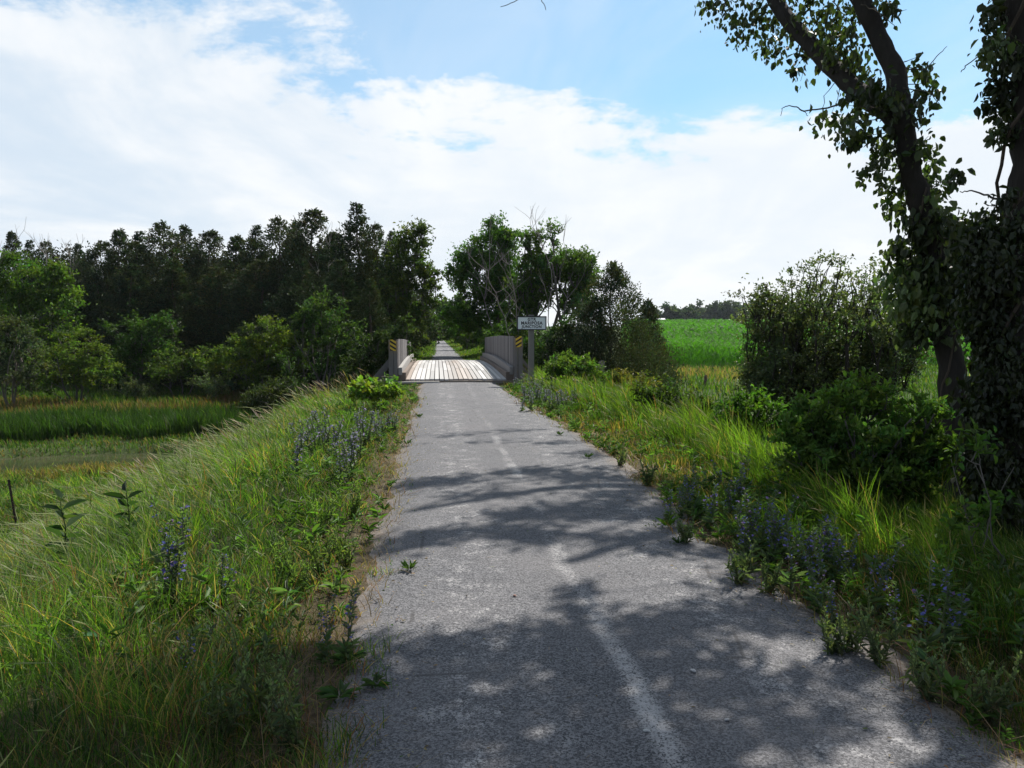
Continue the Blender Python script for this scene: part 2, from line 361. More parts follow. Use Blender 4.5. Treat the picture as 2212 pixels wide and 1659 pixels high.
# ------------------------------------------------------------------ bridge
def build_bridge():
    rng = np.random.default_rng(5)
    XL, XR = -1.18, 2.28; DZ = .13
    root = empty('wooden_bridge', ((XL+XR)/2, BR0, 0), label='grey plank walled trail bridge with a bleached timber deck', cat='bridge')
    ox, oy = (XL+XR)/2, BR0
    L = BR1-BR0
    def dz(t): return DZ+.10*math.sin(math.pi*t)
    # deck: long boards running with the trail, staggered butt joints
    d = MB(); nb = 21; w = (XR-XL-.44)/nb
    for i in range(nb):
        x = XL+.22+w*(i+.5); y = -.1*rng.random()
        while y < L:
            ln = rng.uniform(3.2, 6.0); y1 = min(y+ln, L+.05*rng.random())
            tone = rng.uniform(.25, .45)
            yc = (y+y1)/2
            brown = math.exp(-((x-.75)/.38)**2)*rng.uniform(.5, 1)*(1 if yc < L*.9 else .3)
            edge = math.exp(-((x-XL-.25)/.16)**2)
            col = np.array((tone*1.02, tone, tone*.98))*(1-.55*max(brown, edge))+np.array((.22, .15, .10))*.6*max(brown, edge)
            k = max(2, int((y1-y)/.8)); ww = w*.5-.012
            ys = np.linspace(y, y1-.012, k); dx = rng.uniform(-.003, .003)
            vv = []
            for yy in ys:
                zz = dz(min(max(yy/L, 0), 1)); zj = rng.uniform(-.004, .004)
                vv += [(x-ww+dx-ox, yy, zz-.07), (x+ww+dx-ox, yy, zz-.07), (x+ww+dx-ox, yy, zz+zj), (x-ww+dx-ox, yy, zz+zj)]
            ff = [(0, 1, 2, 3), tuple(4*(k-1)+q for q in (3, 2, 1, 0))]
            for q in range(k-1):
                for a_ in range(4):
                    b_ = (a_+1) % 4; ff.append((4*q+b_, 4*q+a_, 4*q+4+a_, 4*q+4+b_))
            d.add(vv, ff, col); y = y1
    d.build('deck', M['deckwood'], root)
    # joists and stringers below
    s = MB()
    for i in range(int(L/.6)):
        s.box((0, .3+i*.6, dz((.3+i*.6)/L)-.15), (XR-XL+.5, .15, .14), (.13, .11, .095))
    for x in np.linspace(XL+.3, XR-.3, 5): s.box((x-ox, L/2, -.42), (.3, L, .42), (.09, .08, .07))
    s.build('stringers', M['wood'], root)
    for yy in (-.06, L+.10):
        e = MB(); e.box((0, yy, .0), (XR-XL+.7, .16, .16), (.20, .17, .14)); e.build('end_beam', M['wood'], root)
    e = MB(); e.box((-1.25, -.2, .045), (1.5, .09, .05), (.42, .40, .37), rz=.01); e.build('loose_board', M['wood'], root)
    for yy in (.25, L-.25):
        ab = MB(); ab.box((0, yy, -1.7), (XR-XL+1.6, .3, 2.7), (.12, .10, .085)); ab.build('abutment', M['wood'], root)
    # side walls of upright boards
    for side, X, prof, Le in ((-1, XL, [(0, 1.31), (.35, 1.27), (.7, 1.17), (1, 1.05)], L-3.2), (1, XR, [(0, 1.39), (.3, 1.38), (.7, 1.30), (1, 1.21)], L)):
        ts = [p[0] for p in prof]; hs = [p[1] for p in prof]
        wall = MB(); y = .02; bw = .145
        while y < Le:
            h = float(np.interp(y/Le, ts, hs))+rng.uniform(-.006, .006); z0 = dz(y/L)+.10
            tone = rng.uniform(.075, .20); tcol = (tone*1.03, tone*.97, tone*.97)
            wall.box((X-ox+side*(.012+rng.uniform(0, .008)), y+bw/2, (z0+h)/2), (.04, bw-.016, h-z0), tcol, rz=rng.uniform(-.012, .012))
            y += bw
        # back rails
        for hz in (.55, 1.02):
            n = 8
            for k in range(n):
                ya = Le*k/n; yb = Le*(k+1)/n
                zt = float(np.interp((k+.5)/n, ts, hs))-1.3+hz
                wall.box((X-ox+side*.085, (ya+yb)/2, zt), (.09, yb-ya-.004, .14), (.17, .16, .155))
        wall.build('side_wall', M['wood'], root)
        kr = MB(); n = 10
        for k in range(n):
            ya, yb = Le*k/n-.1, Le*(k+1)/n-.1
            za, zb = dz(max(ya, 0)/L), dz(yb/L)
            x0, x1 = X-ox-side*.13, X-ox-side*.02
            v = [(x0, ya, za+.13), (x1, ya, za+.13), (x1, ya, za+.35), (x0, ya, za+.35), (x0, yb, zb+.13), (x1, yb, zb+.13), (x1, yb, zb+.35), (x0, yb, zb+.35)]
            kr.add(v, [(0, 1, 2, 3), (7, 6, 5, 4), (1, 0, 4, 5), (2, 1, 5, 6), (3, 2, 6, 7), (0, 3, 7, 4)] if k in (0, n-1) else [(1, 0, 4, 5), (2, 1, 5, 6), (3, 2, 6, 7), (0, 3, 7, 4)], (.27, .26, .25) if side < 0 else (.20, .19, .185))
        kr.build('kick_rail', M['wood'], root)
        cb = MB()
        cb.box((X-ox-side*.12, Le/2-.05, dz(.5)-.02), (.24, Le, .24), (.15, .12, .10)); cb.build('curb_beam', M['wood'], root)
        for k in range(6):
            yy = .1+(Le-.2)*k/5; hh = float(np.interp(yy/Le, ts, hs))
            p = MB(); p.box((X-ox+side*.19, yy-.16 if k == 0 else yy, hh/2-.32), (.13, .15, hh+.60), (.15, .142, .138))
            if k == 0: p.box((X-ox+side*.05, yy-.20, hh/2-.30), (.10, .08, hh+.52), (.16, .15, .148))
            p.build('wall_post', M['wood'], root)
            br = MB(); a = MB()
            # triangular outrigger brace
            y0 = yy-.04; y1 = yy+.06
            x0 = X-ox+side*.26; x1 = X-ox+side*.86
            v = [(x0, y0, .75), (x0, y0, .62), (x1, y0, -.08), (x1, y0, .05), (x0, y1, .75), (x0, y1, .62), (x1, y1, -.08), (x1, y1, .05)]
            br.add(v, [(0, 1, 2, 3), (7, 6, 5, 4), (0, 3, 7, 4), (1, 0, 4, 5), (2, 1, 5, 6), (3, 2, 6, 7)], (.15, .14, .135))
            br.box((X-ox+side*.5, yy, -.12), (.9, .12, .14), (.15, .13, .12))
            br.build('brace', M['wood'], root)
    # striped end markers
    for side, X, h, lab in ((-1, XL, 1.31, 'yellow and black striped marker plate on the left end post of the bridge'), (1, XR, 1.41, 'yellow and black striped marker plate on the right end post of the bridge')):
        W, H = .17, .33
        g = empty('hazard_marker', (X+side*.12, BR0-.268, h-H/2-.0), label=lab, cat='sign', group='striped markers on the bridge ends')
        p = MB(); p.box((0, .012, 0), (W, .006, H), (.62, .42, .03)); p.build('plate', M['paint'], g)
        st = MB()
        for k in range(-2, 5):
            # stripes slope down towards the trail side
            zc = -H/2+k*.125; sl_ = -side*W*.62
            poly = [(-W/2, zc), (W/2, zc-side*-0+(-1 if side < 0 else 1)*W*.62), (W/2, zc+(-1 if side < 0 else 1)*W*.62+.062), (-W/2, zc+.062)]
            # clip to plate
            def clip(P, f_in, inter):
                o_ = []
                for q in range(len(P)):
                    a_, b_ = P[q], P[(q+1) % len(P)]
                    if f_in(a_): o_.append(a_)
                    if f_in(a_) != f_in(b_): o_.append(inter(a_, b_))
                return o_
            for lim, sg in ((H/2, 1), (-H/2, -1)):
                if not poly: break
                poly = clip(poly, lambda q: q[1]*sg <= lim*sg+1e-9, lambda a_, b_: (a_[0]+(b_[0]-a_[0])*(lim-a_[1])/(b_[1]-a_[1]), lim))
            if len(poly) >= 3:
                st.add([(a_, .0065, c_) for a_, c_ in poly], [tuple(range(len(poly)))], (.02, .018, .015))
        st.build('stripes', M['paint'], g)
build_bridge()

FONT = {'G': ['01110', '11011', '11000', '11011', '11001', '11011', '01110'], 'T': ['11111', '11111', '00100', '00100', '00100', '00100', '00100'],
 'R': ['11110', '11011', '11011', '11110', '11100', '11010', '11011'], 'M': ['10001', '11011', '11111', '10101', '10001', '10001', '10001']}
def text_mesh(body, size):
    cu = bpy.data.curves.new('lettering', 'FONT'); cu.body = body; cu.size = size; cu.extrude = .0015
    cu.align_x = 'CENTER'; cu.align_y = 'CENTER'; cu.offset = size*.035; cu.space_character = 1.12; cu.resolution_u = 3
    o = bpy.data.objects.new('t', cu); COL.objects.link(o)
    dg = bpy.context.evaluated_depsgraph_get(); dg.update()
    me = bpy.data.meshes.new_from_object(o.evaluated_get(dg)); bpy.data.objects.remove(o); return me
def build_sign():
    c = at(1148.5, 698, 22.6); W, H = .86, .40
    gz = float(ground(c.x, 22.6))
    root = empty('trail_sign', (c.x, 22.6, gz), label='white sign with black frame reading GTR MARIPOSA JUNCTION on a square grey post', cat='sign')
    z = c.z-gz
    p = MB(); p.box((0, .10, (z+.23)/2-.2), (.15, .15, z+.23+.4), (.20, .185, .17)); p.box((.0, .10, z+.235), (.14, .12, .012), (.20, .185, .17)); p.build('post', M['wood'], root)
    bd = MB(); bd.box((0, 0, z), (W-.04, .02, H-.04), (.86, .88, .88)); bo = bd.build('board', M['paint'], root)
    f = MB()
    for a_, s_ in (((0, -.004, H/2-.015), (W, .045, .03)), ((0, -.004, -H/2+.015), (W, .045, .03)), ((-W/2+.015, -.004, 0), (.03, .045, H-.06)), ((W/2-.015, -.004, 0), (.03, .045, H-.06))):
        f.box((a_[0], a_[1], a_[2]+z), s_, (.012, .012, .016))
    f.build('frame', M['paint'], bo)
    for word, dzz, sz, sx in (('GTR', .104, .116, 1.0), ('MARIPOSA', -.002, .126, .95), ('JUNCTION', -.106, .110, .98)):
        me = text_mesh(word, sz); me.materials.clear(); me.materials.append(M['paint'])
        at_ = me.color_attributes.new('tint', 'FLOAT_COLOR', 'POINT'); at_.data.foreach_set('color', np.tile((.015, .015, .02, 1), len(me.vertices)).astype(np.float32))
        for v in me.vertices: v.co.x *= sx
        o = bpy.data.objects.new('lettering', me); COL.objects.link(o); o.parent = bo
        o.rotation_euler = (R(90), 0, 0); o.location = (0, -.0125, z+dzz)
build_sign()

def wood_post(X, Y, top, w, label, col, lean=(0, 0), steel=False):
    gz = float(ground(X, Y)); h = top-gz
    b = MB(); rng = np.random.default_rng(int(abs(X)*10+Y))
    n = 7; pts = [(lean[0]*h*k/(n-1), lean[1]*h*k/(n-1), -.3+(h+.3)*k/(n-1)) for k in range(n)]
    if steel:
        for p0, p1 in zip(pts[:-1], pts[1:]):
            pass
        b.tube(pts, [w*.5]*n, 4, col); b.tube([(p[0], p[1]+w*.5, p[2]) for p in pts], [w*.28]*n, 4, col)
        for k in range(int(h/.05)):
            q = k*.05; b.box((lean[0]*q, lean[1]*q-w*.55, q), (w*.35, w*.3, .018), col)
    else:
        b.tube(pts, w*.5*(1+.12*(rng.random(n)-.5)), 9, col, .16, rng)
        b.box((pts[-1][0]+w*.15, pts[-1][1], pts[-1][2]+.02), (w*.4, w*.5, .07), col, ry=.2)
    o = b.build('fence_post', M['rust'] if steel else M['wood'], None, label=label, cat='fence post'); o.location = (X, Y, gz)
p = at(1300, 782, 23.5); wood_post(p.x, 23.5, p.z, .17, 'short split grey fence post in the tall grass right of the bridge', (.16, .14, .13), (.0, 0))
p = at(1524, 812, 40); wood_post(p.x, 40, p.z, .17, 'weathered brown fence post standing before the tan grass and the corn', (.12, .085, .065))
p = at(38, 1036, 17.5); wood_post(p.x, 17.5, p.z, .05, 'thin leaning dark steel stake at the edge of the marsh', (.03, .022, .018), (-.15, 0), True)

# ------------------------------------------------------------------ foliage tools
def unit(v): return v/(np.linalg.norm(v, axis=-1, keepdims=True)+1e-9)
def leaves(b, P, size, rng, col, axis=None, upb=.6, wide=.5, var=.22, n6=False, fold=.18, aj=.8):
    """one small folded leaf per point; P (N,3), size scalar/array, col (3,) or (N,3)"""
    P = np.asarray(P, float); N = len(P)
    if N == 0: return
    size = np.broadcast_to(np.asarray(size, float), (N,))*rng.uniform(.65, 1.25, N)
    a = rng.normal(size=(N, 3))*aj
    if axis is not None: a = a+np.asarray(axis)
    a = unit(a)
    n = rng.normal(size=(N, 3)); n[:, 2] = np.abs(n[:, 2])+upb
    s = unit(np.cross(a, n)); n = unit(np.cross(s, a))
    L = size[:, None]; W = L*wide
    c = np.broadcast_to(np.asarray(col, float), (N, 3))*(1+var*rng.normal(size=(N, 1)))
    c = c*(1+.10*rng.normal(size=(N, 3))*np.array((1, .4, .8))); c = np.clip(c, .003, .9)
    if n6:
        v = np.stack([P, P+a*L*.3+s*W*.45+n*L*fold*.6, P+a*L*.68+s*W*.36+n*L*fold*.3, P+a*L-n*L*.12, P+a*L*.68-s*W*.36+n*L*fold*.3, P+a*L*.3-s*W*.45+n*L*fold*.6], 1)
        idx = np.array([(0, 1, 2, 3), (0, 3, 4, 5)]); k = 6
    else:
        v = np.stack([P, P+a*L*.5+s*W*.5+n*L*fold, P+a*L, P+a*L*.5-s*W*.5+n*L*fold], 1)
        idx = np.array([(0, 1, 2), (0, 2, 3)]); k = 4
    f = (np.arange(N)[:, None, None]*k+idx[None]).reshape(-1, idx.shape[1])
    b.add(v.reshape(-1, 3), f, np.repeat(c, k, 0))
def blades(b, x, y, h, w, col, lean, rng, z=None, heads=None, hcol=(.30, .27, .15), headlen=.22):
    """grass blades; lean (N,2) horizontal offset of the tip as a fraction of the height"""
    N = len(x)
    if N == 0: return
    z = ground(x, y)-.02 if z is None else z
    h = np.asarray(h)[:, None]; w = np.asarray(w)[:, None]
    th = rng.uniform(0, math.pi, N); s = np.stack([np.cos(th), np.sin(th)*.6, np.zeros(N)], 1)
    B = np.stack([x, y, z], 1); ln = np.concatenate([lean, np.zeros((N, 1))], 1)
    q = np.linalg.norm(lean, axis=1)[:, None]
    def pt(t): 
        p = B+ln*h*(t**1.9); p[:, 2:] += h*(t-.33*np.minimum(q, 1.3)*t**2.4); return p
    p1, p2, p3 = pt(.42), pt(.76), pt(1.0)
    v = np.stack([B-s*w*.45, B+s*w*.45, p1+s*w*.5, p1-s*w*.5, p2+s*w*.33, p2-s*w*.33, p3], 1)
    i = np.arange(N)[:, None]*7
    c = np.repeat(np.clip(col, .003, .9), 7, 0)
    b.add(v.reshape(-1, 3), np.concatenate([i+np.array([[0, 1, 2, 3]]), i+np.array([[3, 2, 4, 5]])]), c)
    b.f.append((np.concatenate([i+np.array([[5, 4, 6]])])+b.n-N*7).astype(np.int32)); b.mi.append(np.zeros(N, int))
    if heads is not None and heads.any():
        k = np.where(heads)[0]; a, e = p2[k], p3[k]+(p3[k]-p2[k])*headlen*2.2; m = (a+e)*.5; m2 = a*.35+e*.65
        ww = w[k]*.85+.0022; sv = s[k]
        vv = np.stack([a, m+sv*ww*.8, e, m-sv*ww*.8, a+(0, 0, 0), m2+np.array((0, .7, .2))*ww, m2-np.array((0, .7, .2))*ww], 1)
        i = np.arange(len(k))[:, None]*7
        hc = np.asarray(hcol)*(1+.25*rng.normal(size=(len(k), 1)))
        b.add(vv.reshape(-1, 3), np.concatenate([i+np.array([[0, 1, 2, 3]]), i+np.array([[4, 5, 2, 6]])]), np.repeat(np.clip(hc, .01, .9), 7, 0))

G_LUSH = np.array((.046, .092, .016)); G_YEL = np.array((.098, .145, .024)); G_DRY = np.array((.21, .145, .07)); G_DARK = np.array((.028, .056, .014)); G_RED = np.array((.15, .068, .038)); G_BLUE = np.array((.07, .10, .055))
def mixc(rng, N, cols, wts, var=.22):
    w = np.asarray(wts, float)
    if w.ndim == 1: w = np.tile(w, (N, 1))
    w = w/w.sum(1, keepdims=True); cs = np.cumsum(w, 1); r = rng.random((N, 1)); k = (r > cs).sum(1).clip(0, len(cols)-1)
    c = np.array(cols)[k]; return c*(1+var*rng.normal(size=(N, 1)))*(1+.07*rng.normal(size=(N, 3)))
def scatter(rng, N, x0, x1, y0, y1, p=1.0):
    x = rng.uniform(x0, x1, N); u = rng.random(N)
    y = y0*(y1/y0)**u if p == 1 else rng.uniform(y0, y1, N)
    return x, y
def inframe(x, y, m=.2):
    d = y*FW.y+x*FW.x; u = (x*RT.x+y*RT.y)/np.maximum(d, .1)
    return (np.abs(u) < .65+m) & (d > .6)

def verge_grass():
    rng = np.random.default_rng(11)
    wind = np.array((-.46, .13))
    # ---------------- left verge and bank
    b = MB()
    x, y = scatter(rng, 400000, -13.5, -.2, 1.1, 26)
    k = inframe(x, y); x, y = x[k], y[k]
    d = -.42-x-(left_edge(y)+.42)*-1*0; d = left_edge(y)-x
    k = d > -.2; x, y, d = x[k], y[k], d[k]
    dens = fbm(x*1.7, y*1.7, 31); cl = fbm(x*.55, y*.55, 33, 2)
    keep = rng.random(len(x)) < np.clip(.10+smooth(-.08, .26, d+.5*(vnoise(x*3, y*3, 310)-.5))*1.1, 0, 1)*np.clip(.35+1.3*dens, 0, 1)
    keep &= ~((x < -6.2) & (y > 25)) ; keep &= (((x < -1.4)|(y < BR0-.4)))
    x, y, d, dens, cl = [q[keep] for q in (x, y, d, dens, cl)]
    N = len(x)
    slope = smooth(1.0, 2.6, d); flat = smooth(7.5, 9.5, -x)
    h = .06+.14*smooth(.05, .8, d)+.20*slope*(1-.5*flat)+.12*(cl-.5)
    tuft = smooth(.42, .72, vnoise(x*5.5, y*5.5, 301))*(.4+.6*smooth(.3, .6, vnoise(x*1.3, y*1.3, 302)))
    h = h*(.5+.5*dens+.75*tuft)*rng.uniform(.5, 1.25, N)
    h = np.maximum(h, .04); w = .0022+.00065*y*rng.uniform(.6, 1.3, N)
    edge = smooth(.55, .05, d)*(.3+.9*(fbm(x*2, y*2, 77) > .5)); dry = smooth(.52, .68, fbm(x*.8+3, y*.8, 41))
    wts = np.stack([.65+.0*d, .30+.25*slope, .07+.32*dry+.3*edge, .55*(1-slope*.4), .01+.45*edge+.13*dry*(1-flat)], 1)
    col = mixc(rng, N, [G_LUSH, G_YEL, G_DRY, G_DARK, G_RED], wts)
    sw = (.25+.75*slope)
    col = col*1.12*(.72+.70*tuft[:, None])*np.where(tuft[:, None] > .6, np.array((1.12, 1.05, .9)), 1)*(.75+.5*vnoise(x*.9, y*.9, 303))[:, None]
    lean = wind[None]*sw[:, None]*rng.uniform(.1, 1.7, (N, 1))+rng.normal(size=(N, 2))*.42
    heads = (rng.random(N) < .015+.05*slope*(1-flat)) & (h > .15)
    h = np.where(heads, h*1.25, h)
    blades(b, x, y, h, w, col, lean, rng, heads=heads, hcol=(.17, .19, .08))
    # crest of tall seeding grass seen against the dark woods
    x, y = scatter(rng, 1300, -5.6, -1.5, 12, 24, 2); k = (x < -1.6-.25*(24-y)*.55) & (x > -2.6-.30*(24-y)*.9); x, y = x[k], y[k]; N = len(x)
    h = rng.uniform(.4, .85, N); blades(b, x, y, h, .004+.0006*y, mixc(rng, N, [G_YEL, G_DRY, G_LUSH], (.5, .35, .3)), wind[None]*rng.uniform(.6, 1.3, (N, 1))+rng.normal(size=(N, 2))*.15, rng, heads=rng.random(N) < .45, hcol=(.22, .15, .11), headlen=.2)
    b.build('verge_grass', M['grass'], None, label='wind swept green and straw grass covering the bank left of the path', cat='grass', kind='stuff')
    # ---------------- right verge and slope
    b = MB()
    x, y = scatter(rng, 280000, 1.3, 9.5, 1.7, 24.5)
    k = inframe(x, y); x, y = x[k], y[k]; d = x-right_edge(y)
    dens = fbm(x*1.7, y*1.7, 51); cl = fbm(x*.55, y*.55, 53, 2)
    keep = (d > -.22) & (rng.random(len(x)) < np.clip(.10+smooth(-.08, .28, d+.5*(vnoise(x*3, y*3, 311)-.5))*1.1, 0, 1)*np.clip(.3+1.35*dens, 0, 1)) & ((x > 2.5) | (y < BR0-.5))
    x, y, d, dens, cl = [q[keep] for q in (x, y, d, dens, cl)]; N = len(x)
    tall = smooth(.75, 1.35, d)*smooth(5.6, 4.6, x)
    far = smooth(12, 17, y)
    h = .05+.12*smooth(.05, .7, d)+.27*tall*(1-.35*smooth(9, 5, y))+.10*smooth(4.6, 5.5, x)
    tuft = smooth(.42, .72, vnoise(x*5.5, y*5.5, 304))*(.4+.6*smooth(.3, .6, vnoise(x*1.3, y*1.3, 305)))
    h = np.maximum(h*(.5+.5*dens+.75*tuft)*rng.uniform(.5, 1.25, N), .035); w = .0022+.00065*y*rng.uniform(.6, 1.3, N)
    dry = smooth(.50, .64, fbm(x*.9+9, y*.5, 61))*(1-tall); edge = smooth(.5, .05, d)*(fbm(x*2, y*2, 78) > .5)
    tan = np.exp(-((d-.55)/.4)**2)*smooth(6.5, 8.5, y)*smooth(15, 12, y)
    redp = smooth(.9, 1.4, d)*smooth(5, 3.6, y)
    wts = np.stack([.5+.25*tall, .28+1.0*tall, .06+.35*dry+.9*tan, .6*(1-tall), .02+.4*edge+.12*dry+.5*redp*rng.random(N)], 1)
    col = mixc(rng, N, [G_LUSH, G_YEL*np.array((1.05, 1.12, .9)), G_DRY, G_DARK, G_RED], wts)
    col = col*(.72+.62*tuft[:, None])*np.where(tuft[:, None] > .6, np.array((1.12, 1.05, .9)), 1)*(.75+.5*vnoise(x*.9, y*.9, 306))[:, None]
    lean = np.array((-.34, .05))[None]*(.4+.6*tall)[:, None]*rng.uniform(.3, 1.5, (N, 1))+rng.normal(size=(N, 2))*.24
    heads = (rng.random(N) < .01+.05*tall) & (h > .2)
    blades(b, x, y, h, w, col, lean, rng, heads=heads, hcol=(.24, .19, .10))
    b.build('verge_grass', M['grass'], None, label='bright yellow green grass covering the slope right of the path', cat='grass', kind='stuff')
    # ---------------- beyond the bridge
    b = MB()
    x, y = scatter(rng, 90000, -5, 6.5, 34, 240)
    l, r = left_edge(y), right_edge(y); d = np.maximum(l-x, x-r)
    keep = (d > -.12) & ((y > BR1) | (x < -1.5) | (x > 2.7)) & (np.abs(x) < 6.5)
    x, y, d = x[keep], y[keep], d[keep]; N = len(x)
    h = (.10+.30*smooth(.2, 1.6, d))*rng.uniform(.5, 1.3, N)*(.6+.8*fbm(x, y*.5, 3))
    blades(b, x, y, h, .012+.0007*y, mixc(rng, N, [G_LUSH, G_YEL, G_DRY, G_DARK], (.5, .8, .12, .15)), rng.normal(size=(N, 2))*.3, rng)
    b.build('verge_grass', M['grass'], None, label='short bright grass lining the path beyond the bridge', cat='grass', kind='stuff')
verge_grass()

def herbs():
    for side, seed, lab in ((-1, 201, 'low leafy herbs and dead stalks among the grass left of the path'), (1, 202, 'low leafy herbs and dead stalks among the grass right of the path')):
        rng = np.random.default_rng(seed); b = MB()
        x, y = scatter(rng, 1000, -3.6, -.45, 3.6, 22) if side < 0 else scatter(rng, 3600, 1.7, 5.4, 2.2, 22)
        k = inframe(x, y); x, y = x[k], y[k]; d = (left_edge(y)-x) if side < 0 else (x-right_edge(y))
        k = (d > .0) & (rng.random(len(x)) < smooth(.25, .6, vnoise(x*1.6, y*1.6, seed))*smooth(2.6, .8, d)+.10); x, y, d = x[k], y[k], d[k]; z = ground(x, y)
        for i in range(len(x)):
            H = rng.uniform(.06, .26)*(.6+.5*min(d[i], 1)); n = int(rng.integers(9, 20)); t = rng.random(n)
            tp = rng.normal(size=2)*.25*H; P = np.stack([x[i]+tp[0]*t, y[i]+tp[1]*t, z[i]+H*t], 1); an = rng.uniform(0, 6.28, n)
            k = rng.random(); col = (.085, .13, .06) if k < .45 else (.07, .125, .025)
            leaves(b, P, (.035+.05*rng.random())*(1+.03*y[i]), rng, np.array(col)*rng.uniform(.6, 1.3), axis=np.stack([np.cos(an), np.sin(an), np.full(n, .5)], 1)*1.3, wide=rng.choice([.14, .22, .34]), aj=.4, n6=True)
        # fallen straw and tall dead stalks
        m = 9000; x, y = scatter(rng, m, -4.5, -.3, 1.4, 20) if side < 0 else scatter(rng, m, 1.5, 5.0, 2.0, 20)
        d = (left_edge(y)-x) if side < 0 else (x-right_edge(y)); k = inframe(x, y) & (d > -.12) & (rng.random(m) < smooth(1.6, .1, d)+.15); x, y = x[k], y[k]; N = len(x)
        blades(b, x, y, rng.uniform(.08, .24, N), .0022+.0006*y, mixc(rng, N, [G_DRY, G_RED, G_DRY*.7], (.5, .3, .4)), rng.normal(size=(N, 2))*1.0, rng)
        b.build('verge_herbs', M['grass'], None, label=lab, cat='herbs', kind='stuff')
herbs()
def marsh():
    rng = np.random.default_rng(12)
    # low marsh turf around the pond
    b = MB()
    x, y = scatter(rng, 70000, -26, -6, 15, 36, 2)
    k = inframe(x, y) & (ground(x, y) > WATER_Z-.04) ; x, y = x[k], y[k]; N = len(x)
    near = smooth(.35, .0, ground(x, y)-WATER_Z)
    h = rng.uniform(.08, .3, N)*(.5+fbm(x, y, 3))
    bro = smooth(.45, .6, fbm(x*.5, y*.8, 91))
    wts = np.stack([.6-.0*x, .25+0*x, .12+.9*near*bro, .5+0*x, .05+.3*near*bro], 1)
    blades(b, x, y, h, rng.uniform(.018, .034, N), mixc(rng, N, [G_LUSH, G_YEL, G_DRY*.85, G_DARK, G_RED*.8], wts), rng.normal(size=(N, 2))*.35+(-.15, 0), rng)
    b.build('marsh_grass', M['grass'], None, label='low mixed green and brown grass around the still pond', cat='grass', kind='stuff')
    # tan dead rushes on the near shore and left shore
    b = MB()
    cx = np.concatenate([rng.normal(-10.6, 1.3, 2600), rng.uniform(-21, -16.5, 2200)]); cy = np.concatenate([rng.normal(24.7, .35, 2600)+0, rng.normal(26.2, .45, 2200)])
    N = len(cx); blades(b, cx, cy, rng.uniform(.15, .5, N), rng.uniform(.02, .03, N), mixc(rng, N, [G_DRY, G_DRY*.7, G_LUSH], (.7, .5, .15)), rng.normal(size=(N, 2))*.3, rng)
    b.build('dead_rushes', M['grass'], None, label='tan dead rushes along the near edge of the pond', cat='rushes', kind='stuff')
    # green reeds standing as a dark front beyond the water
    b = MB()
    x, y = scatter(rng, 60000, -40, -5.0, 31.2, 37, 2); fy = 32.0+.9*np.sin(x*.35)+.5*np.sin(x*1.3+1)+2.2*smooth(-12, -7, x)-2.2*smooth(-16, -20, x)
    k = inframe(x, y) & (y > fy); x, y, fy = x[k], y[k], fy[k]; N = len(x)
    h = rng.uniform(.6, 1.25, N)*(.5+.85*fbm(x*.6, y*.6, 4)); 
    blades(b, x, y, h, rng.uniform(.025, .045, N), mixc(rng, N, [G_DARK*.8, G_LUSH*.75, G_YEL*.8], (.8, .35, .05)), rng.normal(size=(N, 2))*.22+(-.12, 0), rng)
    b.build('reeds', M['grass'], None, label='dark green reed bed standing behind the pond', cat='reeds', kind='stuff')
    # the meadow behind, tan at its left end
    b = MB()
    x, y = scatter(rng, 110000, -52, -5, 36, 62, 2); k = inframe(x, y); x, y = x[k], y[k]; N = len(x)
    tan = smooth(.40, .62, fbm(x*.10+3, y*.22, 14)+.45*smooth(-16, -28, x)*smooth(52, 46, y)-.06)
    h = rng.uniform(.5, 1.0, N)*(.7+.4*fbm(x*.3, y*.3, 4))
    wts = np.stack([.5*(1-.6*tan), .5*(1-.3*tan), .03+1.0*tan, .25*(1-tan), .02+.3*tan], 1)
    blades(b, x, y, h, rng.uniform(.04, .075, N), mixc(rng, N, [G_LUSH*.75, G_YEL*.72, G_DRY*.62, G_DARK, G_RED*.8], wts, .15), rng.normal(size=(N, 2))*.2+(-.12, 0), rng)
    b.build('meadow_grass', M['grass'], None, label='green and tan meadow grass between the reeds and the left woods', cat='grass', kind='stuff')
    # right lowland
    b = MB()
    x, y = scatter(rng, 75000, 6.5, 60, 12, 61); k = inframe(x, y); x, y = x[k], y[k]; N = len(x)
    tan = np.exp(-((x-17.5)/4.5)**2-((y-52)/7)**2)
    h = rng.uniform(.2, .55, N)+.15*tan; wts = np.stack([.7*(1-.8*tan), .4*(1-.5*tan), .03+1.3*tan, .3*(1-tan)], 1)
    blades(b, x, y, h, .01+.0009*y, mixc(rng, N, [G_LUSH, G_YEL, G_DRY*1.05, G_DARK], wts), rng.normal(size=(N, 2))*.25+(-.1, 0), rng)
    b.build('field_grass', M['grass'], None, label='green grass with a tan patch in front of the corn field', cat='grass', kind='stuff')
marsh()

